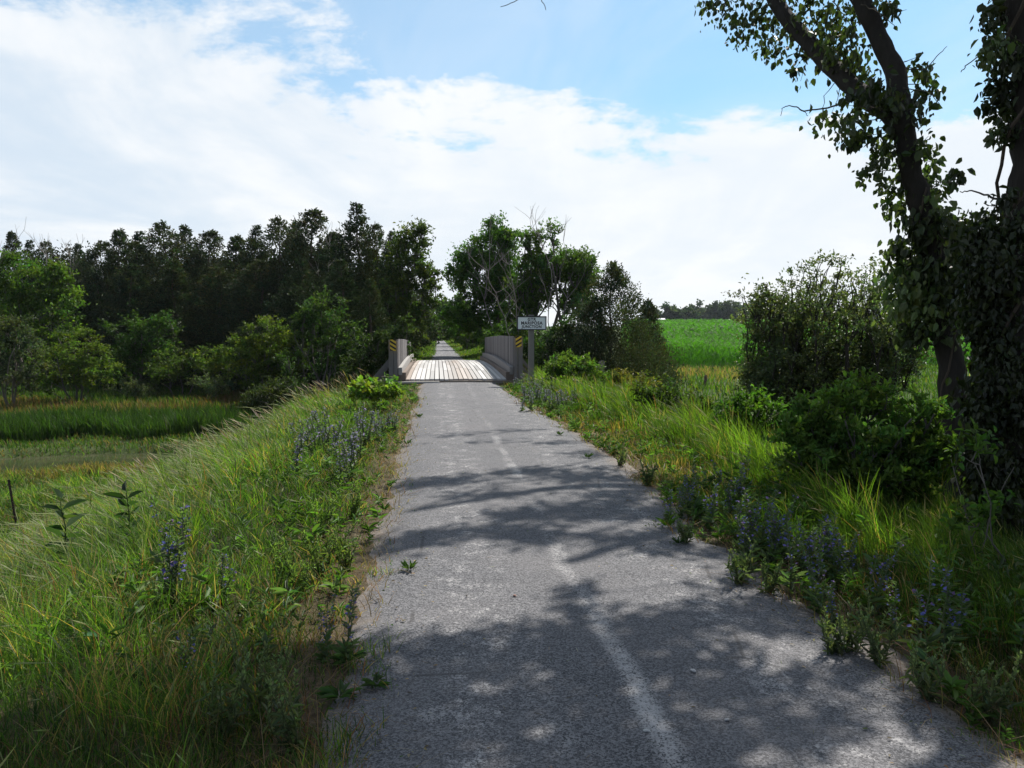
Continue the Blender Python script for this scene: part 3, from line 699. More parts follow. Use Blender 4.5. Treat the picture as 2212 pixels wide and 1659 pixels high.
def corn():
    rng = np.random.default_rng(13); b = MB()
    P = []
    y = 61.0
    while y < 270:
        sp = .75 if y < 85 else (1.1 if y < 120 else 2.6)
        step = .22 if y < 85 else (.4 if y < 120 else .9)
        x0, x1 = .24*y, min(.95*y, 140) if y < 130 else .62*y
        n = int((x1-x0)/step); xs = x0+np.arange(n)*step+rng.uniform(-.06, .06, n)
        P.append(np.stack([xs, np.full(n, y)+rng.uniform(-.1, .1, n)], 1)); y += sp
    P = np.concatenate(P); N = len(P); x, y = P.T; z = ground(x, y)
    sc = np.where(y < 85, 1, np.where(y < 120, 1.5, 3.0))
    H = 1.75*(.78+.44*fbm(x*.16, y*.1, 7))*rng.uniform(.9, 1.1, N)
    blades(b, x, y, H, .05*sc, np.tile((.05, .12, .018), (N, 1)), rng.normal(size=(N, 2))*.05, rng, z=z)
    for k in range(7):
        t = .25+.11*k; a = rng.uniform(0, 2*math.pi, N)
        lx = np.stack([np.cos(a), np.sin(a)], 1)*rng.uniform(.7, 1.5, (N, 1))
        c = np.array((.056, .140, .011))*(.62+.75*fbm(x*.12, y*.05, 71))[:, None]*rng.uniform(.6, 1.35, (N, 1))*np.array((1, 1, 1))
        blades(b, x, y, .62*np.ones(N)*np.sqrt(sc), rng.uniform(.06, .10, N)*sc, c, lx, rng, z=z+H*t)
    b.build('corn_field', M['corn'], None, label='field of knee to head high green corn running up to the far trees', cat='corn field', kind='stuff')
corn()

# ------------------------------------------------------------------ trees
def curve_pts(a, c, rng, n=6, sag=.15, up=0):
    a, c = np.array(a, float), np.array(c, float); t = np.linspace(0, 1, n)[:, None]; L = np.linalg.norm(c-a)
    off = rng.normal(size=3)*L*sag*.5; off[2] += up*L
    return a*(1-t)+c*t+np.sin(t*math.pi)*off+rng.normal(size=(n, 3))*L*.018*np.sin(t*math.pi)
def lobes_pts(rng, n, lobes):
    vol = np.array([l[3]*l[4]*l[5] for l in lobes])**.67; k = rng.choice(len(lobes), n, p=vol/vol.sum())
    L = np.array(lobes)[k]; d = unit(rng.normal(size=(n, 3))); r = rng.random((n, 1))**.38
    return L[:, :3]+d*r*L[:, 3:6]
def broadleaf(name, base, H, lobes, label, cat='tree', group=None, nclump=70, per=70, lsize=.12, col=(.05, .085, .02), trunk_r=.14, stems=1, cr=.45,
              var=.2, rng=None, matk='leaf', barkc=(.10, .09, .08), wide=.55, droop=0, n6=False, flat=.6, airy=0, leafaxis=None, spread=.3, twigs=True, trunk_h=.7, limb_r=.028, kind=None):
    """lobes: ellipsoids (x,y,z,rx,ry,rz) relative to the base"""
    root = empty(name, base, label=label, cat=cat, group=group, kind=kind)
    tr = MB(); cr_ = MB(); axes = []
    for s in range(stems):
        a = 2*math.pi*(s+rng.random()*.5)/stems; top = np.array((math.cos(a)*spread*H*.5*(stems > 1)+rng.normal()*.04*H, math.sin(a)*spread*H*.5*(stems > 1), H*trunk_h*rng.uniform(.9, 1.1)))
        p = curve_pts((math.cos(a)*trunk_r*(stems > 1)*1.2, math.sin(a)*trunk_r*(stems > 1)*1.2, -.15), top, rng, 9, .12)
        r = np.linspace(trunk_r, trunk_r*.28, 9); r[0] *= 1.35; r[1] *= 1.08
        tr.tube(p, r, 8, barkc, .14, rng); axes.append(p)
    A = np.concatenate(axes)
    C = lobes_pts(rng, nclump, lobes)
    order = np.argsort(np.linalg.norm(C-A.mean(0), axis=1)); nodes = [q for q in A[2:]]
    for i in order:
        c = C[i]; nd = np.array(nodes); dist = np.linalg.norm(nd-c, axis=1)+np.clip(nd[:, 2]-c[2]+.1*H, 0, None)*1.5
        s = nd[int(np.argmin(dist))]
        L = np.linalg.norm(c-s)
        if twigs and L > .05:
            q = curve_pts(s, c, rng, 5, .15, .06); r0 = min(limb_r*(.5+L/H*2.2), trunk_r*.6)
            tr.tube(q, np.linspace(r0, r0*.3, 5), 5, barkc, 0, rng, cap=False); nodes.append(q[2]); 
        nodes.append(c)
        n = int(per*rng.uniform(.6, 1.4)*(1-airy*min(max((c[2]/H-.45)/.35, 0), 1))); rad = cr*rng.uniform(.6, 1.3)
        K_ = max(3, n//11); dr = unit(rng.normal(size=(K_, 3))+unit(c-A.mean(0))*.55+np.array((0, 0, .25)))*rng.uniform(.6, 1.45, (K_, 1)); kk = rng.integers(0, K_, n)
        off = (dr[kk]*rng.random((n, 1))**.75+rng.normal(size=(n, 3))*.10)*rad*1.05*np.array((1, 1, flat*.75+.35)); 
        off[:, 2] -= droop*np.linalg.norm(off[:, :2], axis=1)
        out_ = unit(c-A.mean(0)); ax = out_*.6+np.array((0, 0, -.25)) if leafaxis is None else leafaxis
        tone = 1+var*rng.normal(); hue = rng.normal()*.08
        leaves(cr_, c+off, lsize, rng, np.array(col)*max(tone, .45)*np.array((1+hue*1.6, 1+hue*.3, 1-hue)), ax, wide=wide, n6=n6)
    cr_.build('crown', M[matk], root); tr.build('trunk', M['bark'], root)
    return root
def cedar_mesh(rng, H, Rm, n=150, per=60, ls=.17, col=(.032, .041, .020), tops=1, pw=.75):
    cr = MB(); tr = MB()
    for tp in range(tops):
        ox, oy, hh = (0, 0, H) if tp == 0 else (rng.uniform(-.45, .45)*Rm, rng.uniform(-.3, .3)*Rm, H*rng.uniform(.72, .9))
        tr.tube(curve_pts((ox*.4, oy*.4, -.2), (ox, oy, hh*.97), rng, 6, .03), np.linspace(.018*hh, .008, 6), 6, (.09, .07, .06), cap=False)
        nn = n if tp == 0 else n//2
        for i in range(nn):
            t = rng.random()**1.15; z = hh*(.03+.95*t)
            prof = min(1, (1-t)**pw*1.12+.02)*min(1, .72+t*2.0)
            rr = Rm*(1 if tp == 0 else .6)*prof*rng.uniform(.80, 1.08)+.05
            a = rng.uniform(0, 2*math.pi); rr *= .72+.50*float(vnoise(a*1.9, z*.9, 17)); up = rng.uniform(.15, .55)*rr+.12
            e = np.array((ox+math.cos(a)*rr, oy+math.sin(a)*rr, z+up*.6)); s = np.array((ox, oy, z-.25*rr))
            per_ = max(9, int(per*(.20+1.05*rr/Rm))); u = rng.random((per_, 1))**.6*.75+.25; P = s+(e-s)*u; P[:, 2] += .12*rr*np.sin(u[:, 0]*3)
            P += rng.normal(size=(per_, 3))*np.array((.13, .13, .17))*(.25+rr*.42)
            P[:, 2] = np.minimum(P[:, 2], hh+.1*rng.random(per_))
            tone = rng.uniform(.8, 1.25)*(.6+.9*float(vnoise(a*1.9+5, z*.9, 19))); hue = rng.normal()*.10
            leaves(cr, P, ls, rng, np.array(col)*tone*np.array((1+hue*2, 1, 1-hue)), axis=(math.cos(a)*.5, math.sin(a)*.5, .75), wide=.42, upb=.2, var=.3, aj=.55)
    return cr, tr
rng = np.random.default_rng(77)
CED = []
for k in range(5):
    cr, tr = cedar_mesh(rng, 10, 2.75+.3*(k % 3), 520, 52, .15, ((.032, .044, .017), (.025, .036, .016), (.038, .047, .019), (.028, .039, .018), (.033, .042, .020))[k], tops=1+(k % 3 > 0)+(k == 4), pw=(.95, 1.05, .85, .95, .8)[k])
    root = empty('cedar_tree', (0, 0, 0)); cr.build('crown', M['cedar'], root); tr.build('trunk', M['bark'], root); CED.append([root, False])
def cedar(kind, px, py, Y, label, wf=1.0, group='dark cedars of the left woods'):
    root, used = CED[kind]; t = at(px, py, Y); gz = float(ground(t.x, Y))-.1
    o = copy_tree(root) if used else root; CED[kind][1] = True
    s = (t.z-gz)/10.0; o.location = (t.x, Y, gz); wf *= 1.32 if px < 790 else 1.05; o.scale = (s*wf, s*wf, s); o.rotation_euler = (0, 0, (px*.37) % 6.28)
    tag(o, label, 'cedar tree', group)
ORD = ['first', 'second', 'third', 'fourth', 'fifth', 'sixth', 'seventh', 'eighth', 'ninth', 'tenth', 'eleventh', 'twelfth', 'thirteenth', 'fourteenth', 'fifteenth', 'sixteenth', 'seventeenth', 'eighteenth', 'nineteenth', 'twentieth']
peaks = [(26, 499, 74, .75), (64, 518, 76, .8), (98, 520, 74, .8), (168, 527, 72, .8), (222, 520, 66, 1.05), (258, 494, 62, 1.0), (301, 499, 64, 1.0), (348, 479, 60, 1.05), (398, 487, 62, 1.0), (455, 497, 60, 1.05), (511, 507, 58, 1.05), (554, 486, 58, .9), (601, 469, 56, 1.0), (640, 480, 58, 1.0), (676, 451, 54, 1.1), (722, 500, 52, 1.1), (769, 438, 46, 1.1), (812, 482, 44, 1.0), (846, 500, 42, .95)]
for i, (px, py, Y, wf) in enumerate(peaks):
    cedar(i % 5, px, py, Y, ('tallest narrow dark cedar on the woods skyline nearest the path' if px == 769 else '%s dark cedar from the left along the skyline of the woods' % ORD[i]), wf)
# second, lower row in front that closes the wood towards the meadow
front = [(205, 590, 60), (285, 570, 57), (375, 560, 57), (470, 575, 55), (560, 560, 52), (650, 560, 48), (735, 560, 42), (800, 600, 37)]
for i, (px, py, Y) in enumerate(front):
    cedar((i*2+1) % 5, px, py, Y, '%s lower dark cedar from the left in the front row of the woods' % ORD[i], 1.25, 'lower cedars in the front row of the woods')
# depth of the wood: an uncountable dark mass behind the first rows
def back_wood():
    cr = MB(); r = np.random.default_rng(5)
    for i in range(26):
        px = r.uniform(-120, 790); Y = r.uniform(66, 95); t = at(px, r.uniform(540, 585), Y); gz = float(ground(t.x, Y)); H = t.z-gz
        for q in range(46):
            z = H*r.random()**.8; rr = 2.6*(1-z/H)**.6*r.uniform(.5, 1); a = r.uniform(0, 6.28); c = np.array((t.x+math.cos(a)*rr, Y+math.sin(a)*rr, gz+z))
            leaves(cr, c+r.normal(size=(70, 3))*(.5, .5, .45), .30, r, np.array((.026, .034, .016))*r.uniform(.6, 1.4), wide=.5, var=.3, axis=(0, 0, .6))
    cr.build('woods_interior', M['cedar'], None, label='dark depth of the cedar woods behind the skyline trees', cat='woods', kind='stuff')
back_wood()

def ell(*a): return list(a)
r_ = np.random.default_rng
def gz(x, y): return float(ground(x, y))
def tree_px(name, pxc, pbase, Y, lobes_px, label, **k):
    """lobes given in photo pixels (cx, cy, rx, ry[, depth factor]) at distance Y"""
    c = at(pxc, pbase, Y); z0 = gz(c.x, Y); m = Y*1.0/FPX*1.01; L = []
    top = 0
    for q in lobes_px:
        p = at(q[0], q[1], Y); L.append((p.x-c.x, (q[4] if len(q) > 4 else 0)*Y*0, p.z-z0, q[2]*m, q[2]*m*.8, q[3]*m)); top = max(top, p.z-z0+q[3]*m)
    return broadleaf(name, (c.x, Y, z0), k.pop('H', top), L, label, **k)
# --- broadleaf trees of the left woods edge
tree_px('ash_tree', 885, 800, 41, [(890, 560, 40, 70), (905, 640, 38, 70), (870, 700, 45, 60), (925, 590, 18, 30), (908, 505, 14, 22), (860, 600, 35, 80)],
        'leafy broadleaf tree leaning over the path just beyond the left wall of the bridge', nclump=170, per=80, lsize=.16, cr=.5, col=(.062, .088, .022), rng=r_(1), trunk_r=.16)
tree_px('maple_tree', 70, 850, 52, [(60, 610, 65, 55), (110, 680, 60, 65), (40, 700, 50, 70), (120, 600, 25, 20)],
        'light green broadleaf tree rising at the left edge of the photo before the cedars', nclump=120, per=110, lsize=.22, cr=.8, col=(.075, .130, .020), rng=r_(2))
tree_px('willow_bush', 30, 870, 42, [(25, 760, 65, 75), (60, 800, 45, 50), (-20, 740, 50, 70)], 'grey green rounded willow bush at the far left edge of the meadow', cat='bush', nclump=95, per=80, lsize=.15, cr=.5, col=(.058, .075, .038), rng=r_(3), stems=4, trunk_r=.06, barkc=(.14, .12, .10))
tree_px('hawthorn_bush', 165, 860, 45, [(160, 760, 62, 42), (190, 800, 55, 40), (110, 800, 40, 45), (235, 795, 25, 18)], 'low spreading yellow green bush beside the grey willow bush', cat='bush', nclump=95, per=75, lsize=.17, cr=.5, col=(.085, .125, .020), rng=r_(4), stems=3, trunk_r=.07, flat=.4)
tree_px('vine_covered_bush', 290, 850, 50, [(285, 735, 55, 40), (330, 770, 50, 45), (260, 790, 50, 40), (350, 700, 40, 40)], 'dark bush draped in vines with light green top, centre of the wood edge', cat='bush', nclump=80, per=75, lsize=.2, cr=.7, col=(.038, .074, .015), rng=r_(5), stems=3, trunk_r=.07)
tree_px('dogwood_bush', 400, 850, 47, [(400, 775, 60, 28), (440, 790, 60, 30), (360, 800, 40, 25)], 'wide layered dark green bush between the vine draped bush and the yellow green bush', cat='bush', nclump=75, per=65, lsize=.17, cr=.5, flat=.35, col=(.062, .095, .020), rng=r_(6), stems=3, trunk_r=.05)
tree_px('honeysuckle_bush', 560, 860, 40, [(575, 730, 65, 40), (540, 780, 75, 50), (610, 790, 60, 60), (480, 785, 30, 18), (590, 830, 60, 30)], 'large arching yellow green bush in front of the middle of the woods', cat='bush', nclump=190, per=90, lsize=.14, cr=.45, flat=.4, col=(.080, .112, .020), rng=r_(7), stems=4, trunk_r=.06)
tree_px('chokecherry_bush', 700, 850, 34, [(700, 680, 55, 45), (730, 740, 60, 60), (660, 700, 35, 30), (750, 800, 50, 50), (650, 800, 50, 50)], 'tall dark green bush with bright outer leaves left of the bridge', cat='bush', nclump=150, per=60, lsize=.13, cr=.42, col=(.044, .076, .020), rng=r_(8), stems=4, trunk_r=.06)
tree_px('alder_bush', 830, 860, 31, [(830, 760, 50, 60), (790, 800, 50, 50), (870, 740, 20, 50)], 'dark bush filling the gap behind the left wall of the bridge', cat='bush', nclump=110, per=65, lsize=.13, cr=.4, col=(.028, .045, .014), rng=r_(9), stems=3, trunk_r=.05)
for i, (px, py, rx, ry, Y, lab) in enumerate([(300, 838, 45, 24, 47, 'small grey green shrub on the meadow edge, left one of two'), (455, 838, 45, 20, 45, 'small grey green shrub on the meadow edge, right one of two'), (560, 868, 34, 26, 33, 'dark weedy shrub at the foot of the bank where the reeds end'), (600, 850, 60, 26, 31, 'low tangled shrub on the bank below the large yellow green bush')]):
    tree_px('small_shrub', px, 860, Y, [(px, py, rx, ry)], lab, cat='shrub', group='small shrubs at the meadow edge', nclump=42, per=70, lsize=.11, cr=.35, col=((.065, .085, .048) if i < 2 else (.04, .055, .022)), rng=r_(20+i), stems=4, trunk_r=.03, H=1.3)

# --- right side beyond the bridge
tree_px('poplar_tree', 1075, 760, 47, [(1065, 545, 48, 55), (1040, 605, 66, 52), (1095, 620, 60, 60), (1000, 598, 34, 24), (1060, 690, 62, 50), (1000, 695, 34, 40), (1068, 495, 18, 22), (1090, 520, 28, 20), (1012, 560, 26, 20)],
        'tall full green poplar right of the path beyond the bridge', nclump=290, per=110, lsize=.18, cr=.6, col=(.062, .125, .024), rng=r_(30), trunk_r=.2)
tree_px('elm_tree', 1195, 770, 43, [(1210, 580, 60, 40), (1255, 590, 40, 45), (1160, 580, 45, 45), (1150, 520, 26, 20), (1190, 515, 14, 28), (1160, 640, 40, 40), (1240, 650, 40, 35), (1125, 660, 40, 60)],
        'spreading green elm with dark forking stems behind the sign', nclump=330, per=85, lsize=.16, cr=.5, col=(.062, .105, .022), rng=r_(31), trunk_r=.14, stems=3, limb_r=.07, spread=.5)
tree_px('hazel_bush', 1010, 750, 60, [(1010, 720, 40, 28), (980, 700, 18, 30), (1035, 725, 30, 25)], 'green bush beside the path ahead of the tall poplar', cat='bush', nclump=80, per=60, lsize=.2, cr=.5, col=(.05, .088, .02), rng=r_(32), stems=4, trunk_r=.05)
tree_px('sumac_bush', 1100, 770, 39, [(1090, 725, 50, 30), (1130, 750, 40, 35), (1170, 760, 40, 40), (1075, 760, 30, 25)], 'leafy green bush behind the right wall of the bridge', cat='bush', nclump=110, per=60, lsize=.15, cr=.42, col=(.062, .110, .022), rng=r_(33), stems=4, trunk_r=.05)
tree_px('dark_bush', 1215, 810, 34, [(1210, 750, 40, 50), (1245, 720, 30, 45), (1180, 790, 30, 30), (1240, 790, 30, 30)], 'dark bush standing between the sign and the round cedar', cat='bush', nclump=90, per=60, lsize=.14, cr=.4, col=(.035, .058, .018), rng=r_(34), stems=4, trunk_r=.05)
# broad cedar on the right with its own mesh
def right_cedar():
    r = r_(40); t = at(1325, 566, 33); z0 = gz(t.x, 33)-.1; H = t.z-z0
    cr, tr = cedar_mesh(r, H, 3.1, 620, 80, .11, (.048, .062, .028), 2, .85)
    root = empty('cedar_tree', (t.x, 33, z0), label='broad olive brown cedar standing alone right of the sign', cat='cedar tree')
    cr.build('crown', M['cedar'], root); tr.build('trunk', M['bark'], root)
    t = at(1400, 650, 36); z0 = gz(t.x, 36)-.1
    cr, tr = cedar_mesh(r, t.z-z0, 1.35, 220, 60, .13, (.045, .054, .028), 1, .7)
    root = empty('cedar_tree', (t.x, 36, z0), label='smaller narrow cedar against the right side of the broad cedar', cat='cedar tree')
    cr.build('crown', M['cedar'], root); tr.build('trunk', M['bark'], root)
right_cedar()
# the tunnel of trees along the far path
far_r = r_(41)
for i, (px, py, Y, rx, lab) in enumerate([(962, 655, 120, 18, 'far dark tree right of the path where it narrows'), (985, 640, 90, 26, 'dark green tree right of the path just past the tall poplar'), (946, 690, 230, 10, 'tiny far tree where the path vanishes'), (925, 672, 110, 20, 'far dark tree left of the path where it narrows'), (905, 640, 75, 28, 'dark tree left of the path behind the leaning broadleaf'), (1000, 665, 74, 22, 'bushy tree right of the path below the tall poplar'), (965, 690, 170, 16, 'small far tree right of the vanishing path')]):
    base = 712+1.8*1703/Y; tree_px('far_path_tree', px, base, Y, [(px, py+22, rx, 24), (px+rx*.3, (py+base)/2+10, rx*1.1, (base-py)/2.3)], lab, group='trees along the far path', nclump=60, per=55, lsize=.0035*Y+.05, cr=Y*.008, col=(.034, .056, .018), rng=r_(50+i), trunk_r=.12)
# bare grey saplings
def bare_tree(px, pb, Y, ptop, label, n=14, seed=0, lean=0, group='bare dead saplings by the bridge', spread=.35, col=(.19, .17, .155)):
    r = r_(seed); c = at(px, pb, Y); z0 = gz(c.x, Y); top = at(px+lean, ptop, Y); H = top.z-z0; root = empty('dead_sapling', (c.x, Y, z0), label=label, cat='dead tree', group=group)
    b = MB(); p = curve_pts((0, 0, -.1), (top.x-c.x, 0, H), r, 10, .08); b.tube(p, np.linspace(.035, .006, 10)*max(1, Y/40), 5, col)
    b.build('trunk', M['bark'], root); b = MB()
    for k in range(n):
        q = int(r.integers(3, 9)); L = H*r.uniform(.10, .3); a = r.uniform(0, 6.28)
        e = p[q]+np.array((math.cos(a)*spread*L*1.6, math.sin(a)*spread*L, L)); c2 = curve_pts(p[q], e, r, 6, .15)
        b.tube(c2, np.linspace(.016, .005, 6)*max(1, Y/40), 4, col, cap=False)
        for j in range(2): b.tube(curve_pts(c2[3], c2[3]+np.array((r.normal()*.3, r.normal()*.3, .6))*L*.6, r, 4, .1), np.linspace(.009, .004, 4)*max(1, Y/40), 4, col, cap=False)
    b.build('branches', M['bark'], root)
bare_tree(1120, 770, 38, 560, 'pale bare sapling leaning left behind the bridge wall', 9, 1, -75, spread=.7)
bare_tree(1128, 770, 39, 540, 'pale bare sapling rising straight left of the sign', 9, 2, -30, spread=.5)
bare_tree(1160, 780, 40, 478, 'tall bare stem reaching above the elm, straight over the sign', 6, 3, -5, spread=.2)
bare_tree(1215, 780, 42, 486, 'tall thin bare stem above the right half of the elm', 6, 4, 8, spread=.2)
bare_tree(1068, 760, 45, 466, 'bare twigs standing above the top of the tall poplar', 8, 5, -8, spread=.3)
bare_tree(300-200, 830, 64, 505, 'bare grey tree among the far left cedars', 14, 6, -10, 'bare trees in the left woods', spread=.5)
bare_tree(145, 830, 66, 520, 'thin bare grey tree between the far left cedars and the main woods', 12, 7, 8, 'bare trees in the left woods', spread=.5)
bare_tree(10, 830, 50, 520, 'bare grey tree at the very left edge of the photo', 10, 8, -6, 'bare trees in the left woods', spread=.5)
bare_tree(716, 800, 50, 480, 'thin bare twigs between the two tallest cedars', 8, 9, 2, 'bare trees in the left woods', spread=.4)
# far hedgerow trees beyond the corn
hr = r_(60)
for i, (px, py, w) in enumerate([(1405, 668, 16), (1452, 664, 17), (1485, 676, 14), (1505, 660, 18), (1535, 668, 14), (1562, 656, 20), (1592, 655, 18), (1622, 657, 20), (1655, 662, 18), (1690, 660, 20), (1730, 664, 20), (1780, 660, 22), (1840, 664, 22), (1905, 662, 22), (1975, 665, 22), (2035, 660, 20), (2100, 655, 24)]):
    Y = 330+40*hr.random(); base = 694
    tree_px('hedgerow_tree', px, base, Y, [(px, (py+base)/2-2, w, (base-py)/2+2), (px+w*.4, (py+base)/2+6, w*.9, (base-py)/2.6), (px-w*.5, (py+base)/2+8, w*.8, (base-py)/3)],
            '%s distant tree from the left in the row beyond the corn field' % ORD[i], group='distant trees beyond the corn', nclump=60, per=46, lsize=1.5, cr=2.1, col=(.036, .052, .028), rng=r_(61+i), trunk_r=.3)
# pale shed roof just left of them
c = at(1419, 690, 300); z0 = gz(c.x, 300); g = empty('farm_shed', (c.x, 300, z0), label='tiny pale roofed farm shed beyond the corn beside the cedar', cat='shed')
hz = c.z-z0; w_ = MB(); w_.box((0, 0, hz/2-.3), (5, 5, hz), (.25, .24, .22)); w_.build('wall', M['wood'], g)
rf = MB(); rf.add([(-3, -3, hz-.3), (3, -3, hz-.3), (3, 0, hz+.5), (-3, 0, hz+.5), (-3, 3, hz-.3), (3, 3, hz-.3)], [(0, 1, 2, 3), (3, 2, 5, 4), (0, 3, 4), (1, 5, 2)], (.3, .31, .33)); rf.build('roof', M['paint'], g)

# --- hawthorn-like tree and shrubs on the right slope
tree_px('hawthorn_tree', 1830, 900, 14.5, [(1800, 735, 190, 185), (1690, 700, 95, 60), (1740, 810, 130, 85), (1890, 760, 110, 120), (1640, 650, 45, 18), (1660, 830, 60, 50)],
        'rounded grey green hawthorn tree with crooked dark limbs in front of the corn field', nclump=820, per=70, lsize=.064, cr=.30, col=(.085, .106, .044), rng=r_(70), trunk_r=.10, stems=3, spread=.55, matk='gloss_leaf', barkc=(.05, .042, .038), limb_r=.020, flat=.6, n6=True, airy=.36)
tree_px('dogwood_shrub', 1880, 1090, 7.0, [(1880, 990, 165, 100), (1770, 960, 90, 80), (1980, 960, 90, 100), (1870, 860, 60, 40), (1760, 880, 50, 30), (1930, 1040, 100, 60)],
        'large leafy dogwood shrub at the top of the slope in front of the leaning tree', cat='shrub', nclump=330, per=60, lsize=.068, cr=.15, col=(.088, .150, .030), leafaxis=(0, 0, .7), airy=.35, rng=r_(71), trunk_r=.022, stems=7, spread=.8, n6=True, matk='leaf', limb_r=.012, wide=.48)
tree_px('green_shrub', 1620, 1010, 11, [(1620, 900, 75, 55), (1600, 940, 60, 50), (1680, 940, 50, 50)], 'bright green leafy shrub on the slope between the cedar and the dogwood', cat='shrub', nclump=110, per=48, lsize=.075, cr=.18, col=(.055, .115, .018), rng=r_(72), trunk_r=.02, stems=6, spread=.8, n6=True, limb_r=.012)
tree_px('weedy_shrub', 1500, 980, 13.5, [(1480, 880, 70, 40), (1540, 910, 60, 40), (1420, 850, 50, 25)], 'low weedy green shrub at the edge of the slope below the broad cedar', cat='shrub', nclump=95, per=45, lsize=.07, cr=.2, col=(.055, .088, .022), rng=r_(73), trunk_r=.015, stems=6, spread=.8, n6=True, limb_r=.01)
tree_px('weedy_shrub', 1240, 860, 19, [(1240, 790, 45, 28), (1280, 810, 40, 25), (1200, 800, 25, 20)], 'light green leafy weed clump between the sign post and the split post', cat='shrub', nclump=70, per=45, lsize=.085, cr=.22, col=(.078, .125, .026), rng=r_(74), trunk_r=.012, stems=6, spread=.8, H=.9, limb_r=.01)
tree_px('weedy_shrub', 1350, 880, 19, [(1345, 825, 40, 22), (1390, 840, 40, 20)], 'yellowing weed clump right of the split grey post', cat='shrub', nclump=55, per=45, lsize=.085, cr=.2, col=(.12, .115, .03), rng=r_(75), trunk_r=.012, stems=6, spread=.8, H=.9, limb_r=.01)
tree_px('grape_tangle', 810, 900, 16, [(790, 850, 40, 18), (830, 845, 30, 14)], 'bright yellow green grape leaves sprawling on the left verge before the bridge', cat='plant', nclump=40, per=30, lsize=.10, cr=.2, col=(.13, .19, .03), rng=r_(76), trunk_r=.008, stems=5, spread=.8, H=.5, limb_r=.006, n6=True, wide=.8)
tree_px('sapling_shrub', 2150, 1160, 4.9, [(2110, 960, 30, 30), (2100, 1120, 50, 30), (2160, 1080, 30, 30), (2080, 990, 20, 20)], 'young shrub with sunlit leaf sprays at the foot of the big right trunk', cat='shrub', nclump=26, per=12, lsize=.065, cr=.09, col=(.065, .12, .022), rng=r_(77), trunk_r=.008, stems=4, spread=.7, H=1.1, limb_r=.006, n6=True)

